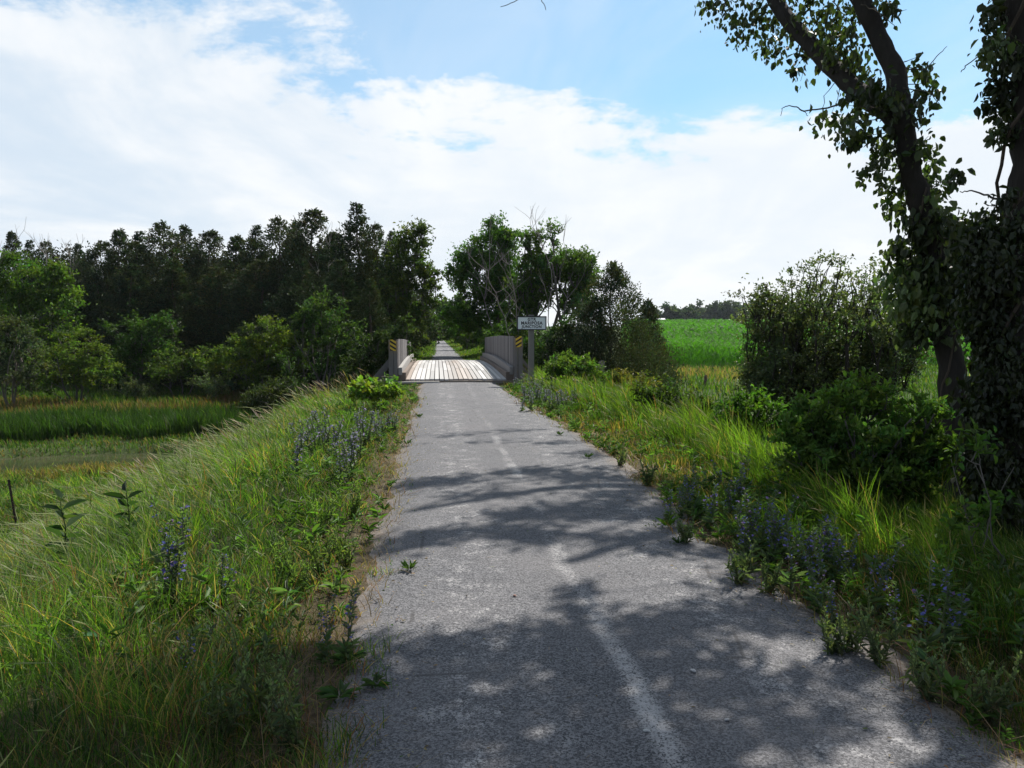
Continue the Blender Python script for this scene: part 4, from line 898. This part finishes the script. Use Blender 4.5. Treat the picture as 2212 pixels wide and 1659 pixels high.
# --- the two big vine-clad trees and their canopy
def big_trees():
    r = r_(80)
    def path(pts, Y0, Y1):
        o = []
        for i, (px, py, hw) in enumerate(pts):
            Y = Y0+(Y1-Y0)*i/(len(pts)-1); p = at(px, py, Y); o.append((p.x, p.y, p.z, hw*Y/FPX*.97))
        return np.array(o)
    def dense(P, n):
        t = np.linspace(0, len(P)-1, n); k = np.arange(len(P)); return np.stack([np.interp(t, k, P[:, j]) for j in range(4)], 1)
    def limb(b, P, n=26, seg=12, base=None):
        D = dense(P, n); D[1:-1, :3] = (D[:-2, :3]+D[1:-1, :3]*2+D[2:, :3])/4; D[:, :2] += .012*r.normal(size=(n, 2))
        b.tube(D[:, :3]-np.array(base), D[:, 3], seg, (.030, .026, .023), .16, r); return D[:, :3]
    TA = path([(2085, 1090, 44), (2072, 1000, 34), (2062, 880, 31), (2050, 760, 28), (2035, 640, 26), (2014, 520, 25), (1988, 440, 24), (1960, 340, 23), (1946, 250, 24)], 9.5, 9.5)
    TA[0, 2] = gz(TA[0, 0], 9.5)-.2
    TL = path([(1948, 262, 22), (1880, 220, 22), (1810, 160, 20), (1750, 95, 18), (1690, 30, 17), (1650, -40, 15), (1625, -150, 12), (1600, -300, 9), (1580, -460, 6)], 9.5, 14.5)
    TR = path([(1950, 270, 24), (1938, 180, 23), (1905, 90, 21), (1860, 0, 20), (1815, -110, 17), (1780, -260, 14), (1760, -450, 9)], 9.5, 11.5)
    TB = path([(2195, 1230, 85), (2190, 1000, 62), (2195, 800, 52), (2203, 600, 46), (2215, 450, 42), (2228, 300, 40), (2225, 150, 38), (2210, 0, 35), (2170, -200, 30), (2100, -420, 24), (2000, -700, 15)], 6.2, 6.0)
    TB[0, 2] = gz(TB[0, 0], 6.2)-.2
    ba = (TA[0, 0], TA[0, 1], gz(TA[0, 0], TA[0, 1])); bb = (TB[0, 0], TB[0, 1], gz(TB[0, 0], TB[0, 1]))
    ra = empty('leaning_tree', ba, label='tall leaning tree with a forked trunk and two bare limbs on the right slope', cat='tree')
    rb = empty('big_tree', bb, label='thick dark vine clad tree trunk at the right edge of the photo', cat='tree')
    ta = MB(); pa = limb(ta, TA, 34, 14, ba); la = limb(ta, TL, 34, 12, ba); ra_ = limb(ta, TR, 30, 12, ba); ta.build('trunk', M['bark'], ra)
    tb = MB(); pb = limb(tb, TB, 44, 16, bb); tb.build('trunk', M['bark'], rb)
    # canopy above the frame: boughs placed where they shade the path
    def gpt(px, py):
        d = FW+RT*((px-1106)/FPX)+UP*((829.5-py)/FPX); t = -EYE/d.z; return np.array((d.x*t, d.y*t))
    S = [(980, 945, .55, .10, 34), (1100, 936, .5, .10, 30), (1190, 962, .4, .14, 34), (1270, 985, .3, .3, 40), (1060, 960, .5, .06, 16),
         (960, 1045, .5, .22, 95), (1120, 1028, .4, .18, 80), (1250, 1040, .5, .28, 120), (1330, 1078, .4, .3, 100), (900, 1052, .3, .2, 60), (1050, 1078, .5, .12, 70),
         (1130, 1122, .4, .22, 110), (1280, 1115, .55, .3, 150), (1420, 1120, .4, .25, 110), (1150, 1172, .3, .22, 100), (930, 1168, .45, .10, 70), (1050, 1160, .4, .14, 75), (865, 1188, .35, .14, 60), (1300, 1172, .4, .10, 60), (1440, 1195, .3, .1, 45),
         (1232, 1305, .10, .18, 36), (1245, 1372, .14, .2, 50), (1500, 1352, .42, .18, 120), (1700, 1352, .4, .2, 130), (1900, 1340, .4, .25, 140), (1400, 1385, .25, .14, 80), (1600, 1270, .3, .06, 30), (1800, 1260, .3, .08, 40),
         (1150, 1405, .35, .16, 120), (950, 1425, .28, .13, 90), (1060, 1450, .25, .13, 80), (1290, 1440, .35, .18, 130), (1480, 1455, .35, .17, 120), (880, 1510, .25, .15, 100), (1240, 1525, .28, .14, 100), (1430, 1540, .28, .14, 100), (800, 1570, .25, .2, 110), (940, 1590, .18, .13, 70), (1290, 1620, .28, .14, 100), (1640, 1510, .22, .08, 60), (1740, 1600, .2, .10, 60), (1530, 1650, .18, .14, 70), (1850, 1470, .25, .1, 60), (2020, 1560, .2, .15, 60), (1080, 1560, .2, .12, 60), (1000, 1690, .4, .2, 120), (1300, 1720, .4, .2, 120), (780, 1700, .4, .2, 120),
         (620, 1450, .4, .25, 150), (450, 1500, .5, .3, 210), (220, 1540, .5, .3, 210), (60, 1620, .5, .3, 200), (520, 1610, .4, .25, 170), (300, 1640, .5, .25, 190), (660, 1600, .3, .2, 110), (560, 1530, .4, .2, 130), (350, 1560, .4, .2, 130), (120, 1680, .6, .3, 180), (400, 1700, .6, .3, 180),
         (1500, 1120, .35, .3, 80), (1600, 1190, .4, .3, 110), (1750, 1225, .5, .35, 150), (1900, 1240, .5, .35, 170), (2060, 1310, .5, .35, 180), (1900, 1130, .5, .4, 150), (2050, 1430, .35, .3, 140), (2150, 1540, .3, .3, 130), (1740, 1130, .4, .35, 110), (2150, 1200, .5, .4, 170), (2200, 1380, .4, .4, 170), (2050, 1080, .5, .5, 160), (2180, 1060, .6, .5, 180), (1980, 1000, .6, .6, 150), (2150, 950, .7, .7, 150)]
    cot = 1/math.tan(SUN_EL); C = []
    for (px, py, rx, ry, n) in S:
        g = gpt(px, py); gy = g[1]; h = (1.6+.42*gy+1.0)/.70+r.uniform(0, 1.6)
        h = max(h, 5.2); C.append((g[0]+h*cot*math.sin(SUN_AZ), gy+h*cot*math.cos(SUN_AZ), h, rx, ry, n))
    C = np.array(C)
    # boughs: k-means hubs joined to the limb ends
    K = 9; hub = C[r.choice(len(C), K, replace=False), :3].copy()
    for it in range(12):
        lab = np.argmin(((C[:, None, :3]-hub[None])**2).sum(-1), 1)
        for k in range(K):
            if (lab == k).any(): hub[k] = C[lab == k, :3].mean(0)
    hub[:, 2] -= .3
    tops = [(q, 'a') for q in la[-14:]]+[(q, 'a') for q in ra_[-12:]]+[(q, 'b') for q in pb[-16:]]
    boughs = {'a': MB(), 'b': MB()}; crown = {'a': MB(), 'b': MB()}; base = {'a': np.array(ba), 'b': np.array(bb)}
    own = []
    for k in range(K):
        j = int(np.argmin([np.linalg.norm(q-hub[k]) for q, _ in tops])); q, w = tops[j]; own.append(w)
        c = curve_pts(q, hub[k], r, 9, .08, .05); boughs[w].tube(c-base[w], np.linspace(.034, .014, 9), 8, (.075, .062, .055), .1, r)
    for i, c in enumerate(C):
        w = own[lab[i]]; p = c[:3]; cc = curve_pts(hub[lab[i]], p, r, 6, .12, .03)
        boughs[w].tube(cc-base[w], np.linspace(.012, .004, 6), 5, (.075, .062, .055), 0, r, cap=False)
        n = int(c[5]*(1.75 if c[5] < 150 and c[1]-.679*c[2] < 4.1 else (3.4 if c[5] >= 150 else 2.4))); off = r.normal(size=(n, 3))*np.array((c[3]*.50, c[4]*.50, .16))
        leaves(crown[w], p-base[w]+off, .12, r, np.array((.045, .072, .018))*r.uniform(.8, 1.2), axis=(0, 0, -.5), wide=.6, n6=True, upb=1.2)
    crown['a'].build('crown', M['leaf'], ra); crown['b'].build('crown', M['leaf'], rb)
    # twigs in view
    def twig(w, pts, Y, r0=.010):
        q = np.array([tuple(at(a, c_, Y)) for a, c_ in pts]); n = len(q)*4; t = np.linspace(0, len(q)-1, n); q = np.stack([np.interp(t, range(len(q)), q[:, j]) for j in range(3)], 1)+r.normal(size=(n, 3))*.004
        boughs[w].tube(q-base[w], np.linspace(r0, .0035, n), 5, (.08, .07, .06), cap=False)
    twig('a', [(1900, 222), (1850, 214), (1790, 233), (1735, 240), (1722, 232), (1705, 228), (1690, 232), (1687, 250)], 10.0, .014)
    twig('a', [(1735, 240), (1745, 250)], 10.0, .005); twig('a', [(1800, 5), (1820, 30), (1838, 60), (1845, 80)], 11, .008)
    twig('a', [(1960, 150), (2000, 150), (2030, 115), (2045, 100)], 9.5, .008); twig('a', [(1950, 190), (2010, 200), (2030, 225)], 9.5, .007); twig('a', [(1990, 390), (2050, 395), (2085, 400)], 9.5, .006)
    twig('b', [(2190, 80), (2140, 100), (2090, 140), (2075, 155)], 6.1, .006); twig('b', [(2180, 440), (2140, 425), (2100, 412), (2075, 415)], 6.1, .012); twig('a', [(1180, -60), (1165, -10), (1180, 20)], 8.8, .005)
    twig('a', [(1200, -80), (1150, -20), (1110, 5), (1080, 15)], 8.8, .006); twig('a', [(1860, 10), (1905, 30), (1935, 60)], 9.5, .008)
    boughs['a'].build('boughs', M['bark'], ra); boughs['b'].build('boughs', M['bark'], rb)
    # vines climbing the trunks: big hanging leaves
    VA = [(1530, 5, 25), (1570, 15, 40), (1610, 30, 45), (1645, 60, 50), (1600, 65, 30), (1690, 25, 45), (1660, 95, 28), (1725, 160, 20), (1740, 10, 40), (1780, 35, 45), (1720, 60, 30), (1680, 110, 24), (1735, 110, 26),
          (1810, 60, 45), (1835, 110, 50), (1795, 100, 35), (1850, 155, 42), (1880, 195, 40), (1850, 30, 35), (1905, 10, 25), (1930, 20, 20), (1790, 130, 30),
          (1785, 250, 30), (1825, 275, 40), (1850, 300, 26), (1865, 235, 35), (1920, 215, 35), (1985, 225, 32), (2000, 195, 24), (1990, 140, 26), (2005, 160, 18), (1950, 240, 40),
          (1900, 330, 38), (1930, 300, 42), (1960, 330, 40), (2000, 320, 32), (2015, 350, 22), (1885, 370, 26), (1915, 400, 22), (1950, 400, 40), (2010, 400, 30), (2070, 370, 20), (2060, 395, 16), (1925, 450, 26), (1975, 460, 36), (2020, 450, 32), (2035, 480, 30), (1980, 500, 36),
          (2060, 500, 45), (2010, 540, 55), (1965, 580, 45), (1945, 630, 45), (1985, 660, 60), (2040, 580, 50), (2085, 510, 35), (2060, 640, 45), (2025, 700, 42), (1975, 720, 34), (2000, 600, 60), (2100, 560, 35), (1940, 540, 26)]
    VB = [(2140, 40, 30), (2170, 20, 35), (2190, 60, 45), (2150, 100, 30), (2185, 130, 45), (2200, 180, 40), (2160, 190, 34), (2175, 230, 34), (2140, 230, 20), (2185, 280, 32), (2150, 290, 20), (2130, 120, 18),
          (2170, 430, 26), (2135, 470, 30), (2110, 520, 35), (2150, 520, 45), (2190, 500, 40), (2130, 580, 48), (2180, 600, 60), (2100, 600, 30), (2140, 650, 55), (2200, 680, 55), (2150, 720, 55), (2180, 780, 60), (2130, 780, 35), (2150, 850, 60), (2200, 880, 60), (2120, 880, 35), (2150, 940, 60), (2130, 1000, 50), (2190, 1000, 60), (2110, 960, 30), (2160, 1070, 60), (2120, 1060, 35), (2100, 700, 26), (2200, 1100, 60)]
    for nm, L, Y, pa_, lab in (('climbing_vine', VA, 9.5, ba, 'big leaved vine climbing the leaning forked tree'), ('climbing_vine', VB, 6.1, bb, 'dense dark vine wrapping the thick trunk at the right edge')):
        root = empty(nm, pa_, label=lab, cat='vine', group='vines climbing the right hand trees'); lf = MB(); st = MB(); B = np.array(pa_); NODES = np.concatenate([pa, la, ra_]) if Y > 8 else pb
        for (px, py, rp) in L:
            Yq = Y if Y < 8 or py > 270 else (9.5+(1948-px)/258*2.5 if px < 1860 else 9.5+(262-py)/262*.9); p = np.array(at(px, py, Yq+r.uniform(-.25, .25))); m = Yq/FPX; rad = rp*m; n = int(8+rp*rp*(.052 if py < 480 else .12)*(2.1 if Y < 8 else 1))
            o = r.normal(size=(n, 3))*rad*.52
            tone = r.uniform(.55, 1.3)*(2.0 if r.random() < .14 else 1)
            leaves(lf, p-B+o, (.096 if Y > 8 else .056)*r.uniform(.5, 1.5, n), r, np.array((.042, .058, .019))*tone*(1 if Y > 8 else .62), axis=(0, 0, -1.0), wide=.68, n6=True, upb=.1, aj=.55)
            near = NODES[int(np.argmin(np.linalg.norm(NODES-p, axis=1)))]
            for q in range(2): st.tube(curve_pts(near-B, p-B+r.normal(size=3)*rad*.5, r, 7, .18), np.linspace(.008, .0025, 7), 4, (.06, .05, .04), cap=False)
        lf.build('leaves', M['gloss_leaf'], root)
        trunk = pa if Y > 8 else pb
        for q in range(3):
            D = trunk+np.stack([np.cos(np.arange(len(trunk))*.35+q*2)*(.17 if Y > 8 else .24)*np.linspace(1, .8, len(trunk)), np.sin(np.arange(len(trunk))*.35+q*2)*(.17 if Y > 8 else .24)*np.linspace(1, .8, len(trunk)), np.zeros(len(trunk))], 1)
            st.tube(D[:int(len(D)*.8)]-B, .014, 5, (.07, .055, .045), cap=False)
        st.build('stems', M['bark'], root)
big_trees()
# more woodland further right and behind the big trees: shades the slope
for i, (x, y, H, lab) in enumerate([(9.8, 8.3, 7.5, 'dark bushy tree behind the thick trunk, mostly out of frame')]):
    broadleaf('ash_tree', (x, y, gz(x, y)), H, [(0, 0, H*.62, 2.0, 2.0, H*.34)], lab, rng=r_(90+i), nclump=110, per=50, lsize=.12, cr=.5, col=(.038, .06, .018))

# ------------------------------------------------------------------ flowering weeds
def bugloss(r, H, big=True, nst=3):
    st, lf, fl = MB(), MB(), MB()
    for s in range(nst):
        a = r.uniform(0, 6.28); h = H*r.uniform(.7, 1.1); e = np.array((math.cos(a)*.14*h*(nst > 1), math.sin(a)*.14*h*(nst > 1), h))
        p = curve_pts((0, 0, -.02), e, r, 8, .08); st.tube(p, np.linspace(.0045, .002, 8)*(1 if big else 2.2), 5, (.13, .15, .09))
        n = 46 if big else 22; t = r.random(n)**.8; q = np.stack([np.interp(t, np.linspace(0, 1, 8), p[:, j]) for j in range(3)], 1)
        an = r.uniform(0, 6.28, n); ax = np.stack([np.cos(an), np.sin(an), np.full(n, .7)], 1)
        leaves(lf, q, np.where(t < .3, .11, .045)*(H/.5)*(1 if big else 1.0), r, (.10, .135, .075), axis=ax*1.3, wide=.18 if big else .3, aj=.35, n6=True)
        n = 17 if big else 20; t = .42+.58*r.random(n); q = np.stack([np.interp(t, np.linspace(0, 1, 8), p[:, j]) for j in range(3)], 1)
        an = r.uniform(0, 6.28, n); rad = .035*(1.25-t)[:, None]*(H/.5); ax = np.stack([np.cos(an), np.sin(an), np.full(n, .35)], 1)
        c = np.where(r.random((n, 1)) < .3, np.array([[.17, .12, .26]]), np.array([[.14, .14, .36]])) if big else np.where(r.random((n, 1)) < .5, np.array([[.17, .17, .24]]), np.array([[.22, .20, .29]]))
        leaves(fl, q+ax*rad, .020*(1 if big else 1.25)*(H/.5), r, c, axis=ax, wide=.9, aj=.5, n6=True)
        q2 = q+ax*rad*.7; leaves(lf, q2, .018*(1 if big else 1.2), r, (.13, .155, .10), axis=ax, wide=.5, aj=.5)
    return st, lf, fl
rb = r_(100); BUG = []
for k in range(5):
    st, lf, fl = bugloss(rb, .5, True, 2+k % 3); root = empty('bugloss_plant', (0, 0, 0)); st.build('stem', M['grass'], root); lf.build('leaves', M['grass'], root); fl.build('flowers', M['petal'], root); BUG.append([root, False])
for k in range(3):
    st, lf, fl = bugloss(rb, .5, False, 3); root = empty('bugloss_plant', (0, 0, 0)); st.build('stem', M['grass'], root); lf.build('leaves', M['grass'], root); fl.build('flowers', M['petal'], root); BUG.append([root, False])
def put_bug(k, px, pb, h, label, group, rot=None, Y=None):
    d = FW+RT*((px-1106)/FPX)+UP*((829.5-pb)/FPX)
    if Y is None:
        t = 1.0
        for it in range(400):
            q = Vector((0, 0, EYE))+d*t
            if q.z <= gz(q.x, q.y): break
            t += .05*max(1, t*.05)
    else: t = Y/d.y; q = Vector((0, 0, EYE))+d*t
    root, used = BUG[k]; o = copy_tree(root) if used else root; BUG[k][1] = True
    o.location = (q.x, q.y, gz(q.x, q.y)); s = h/.5; o.scale = (s, s, s); o.rotation_euler = (rb.normal()*.06, -.12+rb.normal()*.06, rb.uniform(0, 6.28)); tag(o, label, 'wildflower', group)
near_bugs = [(745, 1450, .42, 'dark blue bugloss spike at the left path edge, alone on the asphalt rim'), (700, 1440, .30, 'short bugloss beside the tall spike at the left path edge'), (385, 1330, .62, 'tall pale blue bugloss leaning in the lower left grass'), (350, 1260, .55, 'blue bugloss behind the tall pale one in the lower left grass'), (478, 1310, .34, 'small bugloss with few flowers right of the tall pale one'), (410, 1520, .34, 'shaded pale bugloss low in the bottom left grass'),
             (1770, 1330, .38, 'purple flowered bugloss at the right path edge, nearest the dark shade'), (1800, 1375, .28, 'short bugloss at the right path edge right of the purple one'), (1990, 1430, .46, 'bright blue bugloss in the lower right weeds, left of a pair'), (2045, 1430, .50, 'tallest bright blue bugloss in the lower right weeds, right of a pair'), (1930, 1390, .34, 'pale bugloss just left of the bright pair in the lower right weeds'), (1880, 1330, .42, 'grey green bugloss with dull flowers between the purple one and the bright pair')]
for i, (px, pb, h, lab) in enumerate(near_bugs): put_bug(i % 5, px, pb, h, lab, 'bugloss plants near the camera')
def patch(n, x0, x1, y0, y1, h, k0, lab, seed):
    r = r_(seed)
    for i in range(n):
        put_bug(k0+int(r.integers(0, 3 if k0 == 5 else 5)), x0+(x1-x0)*(i+.5+r.uniform(-.4, .4))/n, r.uniform(y0, y1), h*r.uniform(.75, 1.2), (ORD[i]+' from the left: '+lab) if n <= 20 else lab, lab)
patch(14, 1590, 1850, 1200, 1290, .42, 0, 'blue bugloss in the shaded patch, right path edge', 1)
patch(9, 1440, 1620, 1060, 1150, .40, 0, 'dull bugloss in the thin patch above the shaded one', 2)
patch(15, 640, 800, 950, 1060, .55, 5, 'tall lavender bugloss in the left verge patch', 3)
patch(8, 805, 850, 930, 960, .33, 5, 'lavender bugloss in the small patch at the left path edge', 5)
patch(34, 1125, 1290, 858, 892, .42, 5, 'lavender grey bugloss in the low patch below the sign', 4)
patch(16, 1105, 1200, 828, 850, .36, 5, 'lavender bugloss at the foot of the sign post', 6)

def litter():
    rng = np.random.default_rng(88); b = MB(); N = 1500
    y = 2.3*(20/2.3)**rng.random(N); l, r = left_edge(y), right_edge(y); u = rng.random(N); u = np.where(rng.random(N) < .7, np.where(u < .5, u**2*.6, 1-(1-u)**2*.6), u)
    x = l+(r-l)*u; P = np.stack([x, y, np.full(N, .034)+.006*rng.random(N)], 1); a = rng.uniform(0, 6.28, N); ax = np.stack([np.cos(a), np.sin(a), np.zeros(N)], 1)*3
    c = mixc(rng, N, [(.20, .14, .08), (.10, .07, .045), (.30, .27, .22), (.05, .07, .02)], (.4, .4, .15, .15))
    k = rng.random(N) < .5
    leaves(b, P[k], .022, rng, c[k], axis=ax[k], wide=.5, aj=.2, n6=True, upb=3, fold=.1); leaves(b, P[~k], .045, rng, c[~k], axis=ax[~k], wide=.06, aj=.1, upb=3, fold=.02)
    b.build('leaf_litter', M['grass'], None, label='scattered dry leaf bits and straw lying on the asphalt path', cat='litter', kind='stuff')
litter()
# pale spiked weeds, rosettes, milkweed, stones
def weed_mesh(r, H, col, n=9):
    b = MB()
    for s in range(n):
        a = r.uniform(0, 6.28); h = H*r.uniform(.6, 1.1); e = np.array((math.cos(a)*.35*h, math.sin(a)*.35*h, h)); p = curve_pts((0, 0, -.02), e, r, 6, .15)
        b.tube(p, np.linspace(.003, .0015, 6), 4, np.array(col)*.8, cap=False)
        m = 46; t = .35+.65*r.random(m); q = np.stack([np.interp(t, np.linspace(0, 1, 6), p[:, j]) for j in range(3)], 1); an = r.uniform(0, 6.28, m)
        leaves(b, q, .020, r, np.array(col)*1.25, axis=np.stack([np.cos(an)*.6, np.sin(an)*.6, np.full(m, .9)], 1), wide=.4, aj=.3)
        m = 14; t = r.random(m)*.7; q = np.stack([np.interp(t, np.linspace(0, 1, 6), p[:, j]) for j in range(3)], 1); leaves(b, q, .06, r, np.array(col)*.75, axis=(0, 0, .6), wide=.2, n6=True)
    return b
def ground_hit(px, py):
    d = FW+RT*((px-1106)/FPX)+UP*((829.5-py)/FPX); t = 1.0
    for it in range(600):
        q = Vector((0, 0, EYE))+d*t
        if q.z <= gz(q.x, q.y): break
        t += .03*max(1, t*.05)
    return q.x, q.y, gz(q.x, q.y)
rw = r_(120)
WEED = [(620, 1265, .34, 'pale spiked weed clump on the left verge, leftmost of its group'), (690, 1250, .36, 'pale spiked weed clump on the left verge, middle of its group'), (750, 1235, .32, 'pale spiked weed clump at the left path edge, rightmost of its group'), (700, 1160, .34, 'pale spiked weed clump on the left verge further up'), (760, 1120, .3, 'pale spiked weed clump beside the left path edge higher up'), (650, 1290, .3, 'pale spiked weed clump on the left verge, lowest of its group'),
        (1600, 1270, .30, 'silvery spiked weed spilling onto the right path edge'), (1660, 1290, .28, 'silvery spiked weed right of the spilling one'), (1840, 1420, .30, 'silvery spiked weed in the lower right by the path edge'), (1900, 1450, .28, 'pale arching weed in front of the bright blue flowers'), (2130, 1560, .30, 'pale spiked weed in the bottom right corner'), (2010, 1520, .26, 'dull green weed spilling on the asphalt at lower right'), (1800, 1425, .22, 'low silvery weed at the tip of the right verge'), (560, 1560, .4, 'shaded silvery weed leaning over the bottom left verge'), (480, 1600, .42, 'shaded silvery weed further left on the bottom verge'), (640, 1620, .36, 'shaded silvery weed nearest the path at the bottom left'), (1480, 1180, .24, 'pale weed at the right path edge beside the green tuft'), (1400, 1050, .24, 'pale weed further up the right path edge'), (1340, 1010, .22, 'pale weed highest on the right path edge')]
for i, (px, pb, h, lab) in enumerate(WEED):
    x, y, z = ground_hit(px, pb); o = weed_mesh(r_(130+i), h, ((.12, .16, .055) if i < 6 else (.13, .155, .085)), 8).build('weed_clump', M['grass'], None, label=lab, cat='weed', group='pale spiked weeds along the path'); o.location = (x, y, z)
ROS = [(735, 1525, .13, 'dark green plantain rosette on the asphalt, lowest at the left'), (812, 1500, .09, 'small flat rosette on the asphalt right of the lowest one'), (750, 1448, .12, 'rosette at the foot of the dark blue spike on the left'), (885, 1243, .10, 'small weed tuft alone on the asphalt near the left edge'), (830, 1110, .10, 'small weed on the asphalt by the upper left edge'), (1440, 1145, .16, 'bright green grass tuft at the right path edge notch'), (1465, 1185, .08, 'tiny dry weed on the asphalt at the right'), (1210, 945, .10, 'tiny weed on the asphalt in the upper right of the path'), (1270, 995, .10, 'small weed on the asphalt edge at upper right'), (905, 905, .12, 'weed sprig creeping on the upper left asphalt edge'), (880, 965, .12, 'weed sprig on the left asphalt edge below the upper one')]
for i, (px, pb, s, lab) in enumerate(ROS):
    x, y, z = ground_hit(px, pb); r = r_(160+i); s = s*.68; b = MB(); n = 22; an = r.uniform(0, 6.28, n); up = .35 if i < 3 else 1.1
    leaves(b, np.stack([np.cos(an)*.01, np.sin(an)*.01, np.full(n, .03)], 1), s, r, (.05, .09, .03) if i != 5 else (.09, .16, .025), axis=np.stack([np.cos(an), np.sin(an), np.full(n, up)], 1)*2, wide=.28 if i < 3 else .14, aj=.3, n6=True)
    leaves(b, r.normal(size=(26, 3))*(s*.6, s*.6, .01)+(0, 0, .035), s*.35, r, (.07, .10, .035), wide=.3)
    o = b.build('path_weed', M['leaf'], None, label=lab, cat='weed', group='small weeds growing on the asphalt'); o.location = (x, y, z+.005)
def milkweed(px, pb, h, label, seed, dark=1):
    r = r_(seed); x, y, z = ground_hit(px, pb); g = empty('milkweed', (x, y, z), label=label, cat='plant'); s, l = MB(), MB(); p = curve_pts((0, 0, -.05), (-.05, 0, h), r, 7, .05); s.tube(p, np.linspace(.008, .004, 7), 6, (.06, .09, .03)); s.build('stem', M['grass'], g)
    for k in range(7):
        t = .35+.1*k; q = np.array([np.interp(t, np.linspace(0, 1, 7), p[:, j]) for j in range(3)])
        for sgn in (0, math.pi): a = k*1.4+sgn; leaves(l, q[None], .20*h/.7, r, np.array((.035, .065, .022))*dark, axis=(math.cos(a)*2.2, math.sin(a)*2.2, .9), wide=.3, aj=.2, n6=True)
    l.build('leaves', M['leaf'], g)
milkweed(150, 1260, .75, 'dark broad leaved milkweed in the left grass below the steel stake', 1)
milkweed(290, 1200, .6, 'slim dark weed right of the milkweed in the left grass', 2, .8)
milkweed(660, 880, .5, 'small milkweed on the crest of the left bank before the woods', 3, 2)
b = MB(); rr = r_(9); x, y, z = ground_hit(185, 1040)
b.tube(curve_pts((-.55, .25, .12), (.6, -.2, .04), rr, 9, .06), np.linspace(.085, .03, 9), 8, (.20, .16, .13), .3, rr); b.tube(curve_pts((-.2, .1, .1), (.05, .25, .3), rr, 5, .06), .025, 6, (.16, .13, .11))
o = b.build('driftwood_log', M['bark'], None, label='short weathered broken log lying at the edge of the pond', cat='log'); o.location = (x, y, z)
for (px, pb, s, col, lab) in [(1112, 1302, .016, (.42, .25, .2), 'small reddish stone alone in the middle of the path'), (1497, 1474, .02, (.55, .55, .55), 'pale elongated stone right of the dusty line'), (1397, 1607, .018, (.6, .6, .58), 'pale flat stone on the dusty line near the bottom'), (1008, 1303, .012, (.12, .11, .1), 'tiny dark stone left of the reddish stone'), (1570, 1580, .014, (.5, .5, .5), 'pale pebble right of the flat stone'), (870, 1262, .012, (.45, .44, .42), 'tiny pale pebble at the left near the tuft')]:
    x, y, z = ground_hit(px, pb); b = MB(); r = r_(int(px)); th = np.linspace(0, math.pi, 6)
    P = np.stack([np.zeros(7), np.zeros(7), np.linspace(-1, 1, 7)], 1); rad = np.sqrt(np.clip(1-P[:, 2]**2, .02, 1))
    P = P[:, [2, 0, 1]]; s = s*.62; col = np.array(col)*.6; b.tube(P*s*1.4, rad*s, 7, col, .5, r); o = b.build('pebble', M['stone'], None, label=lab, cat='stone'); o.location = (x, y, .040+s*.3); o.rotation_euler = (0, 0, r.uniform(0, 3)); o.scale = (1, .8, .6)
for k in BUG+CED:
    if not k[1]:
        for ch in list(k[0].children): bpy.data.objects.remove(ch)
        bpy.data.objects.remove(k[0])

# ------------------------------------------------------------------ the air
hb = MB(); hb.box((0, 150, 16), (900, 1000, 48)); hz = hb.build('haze', M['paint'], None, kind='stuff')
m, t = mat('air'); hz.data.materials.clear(); hz.data.materials.append(m)
pv = t.node('ShaderNodeVolumePrincipled'); pv.inputs['Color'].default_value = (.80, .90, 1, 1); pv.inputs['Density'].default_value = .00009; pv.inputs['Anisotropy'].default_value = .3
o_ = t.node('ShaderNodeOutputMaterial'); t.l.new(pv.outputs[0], o_.inputs['Volume'])
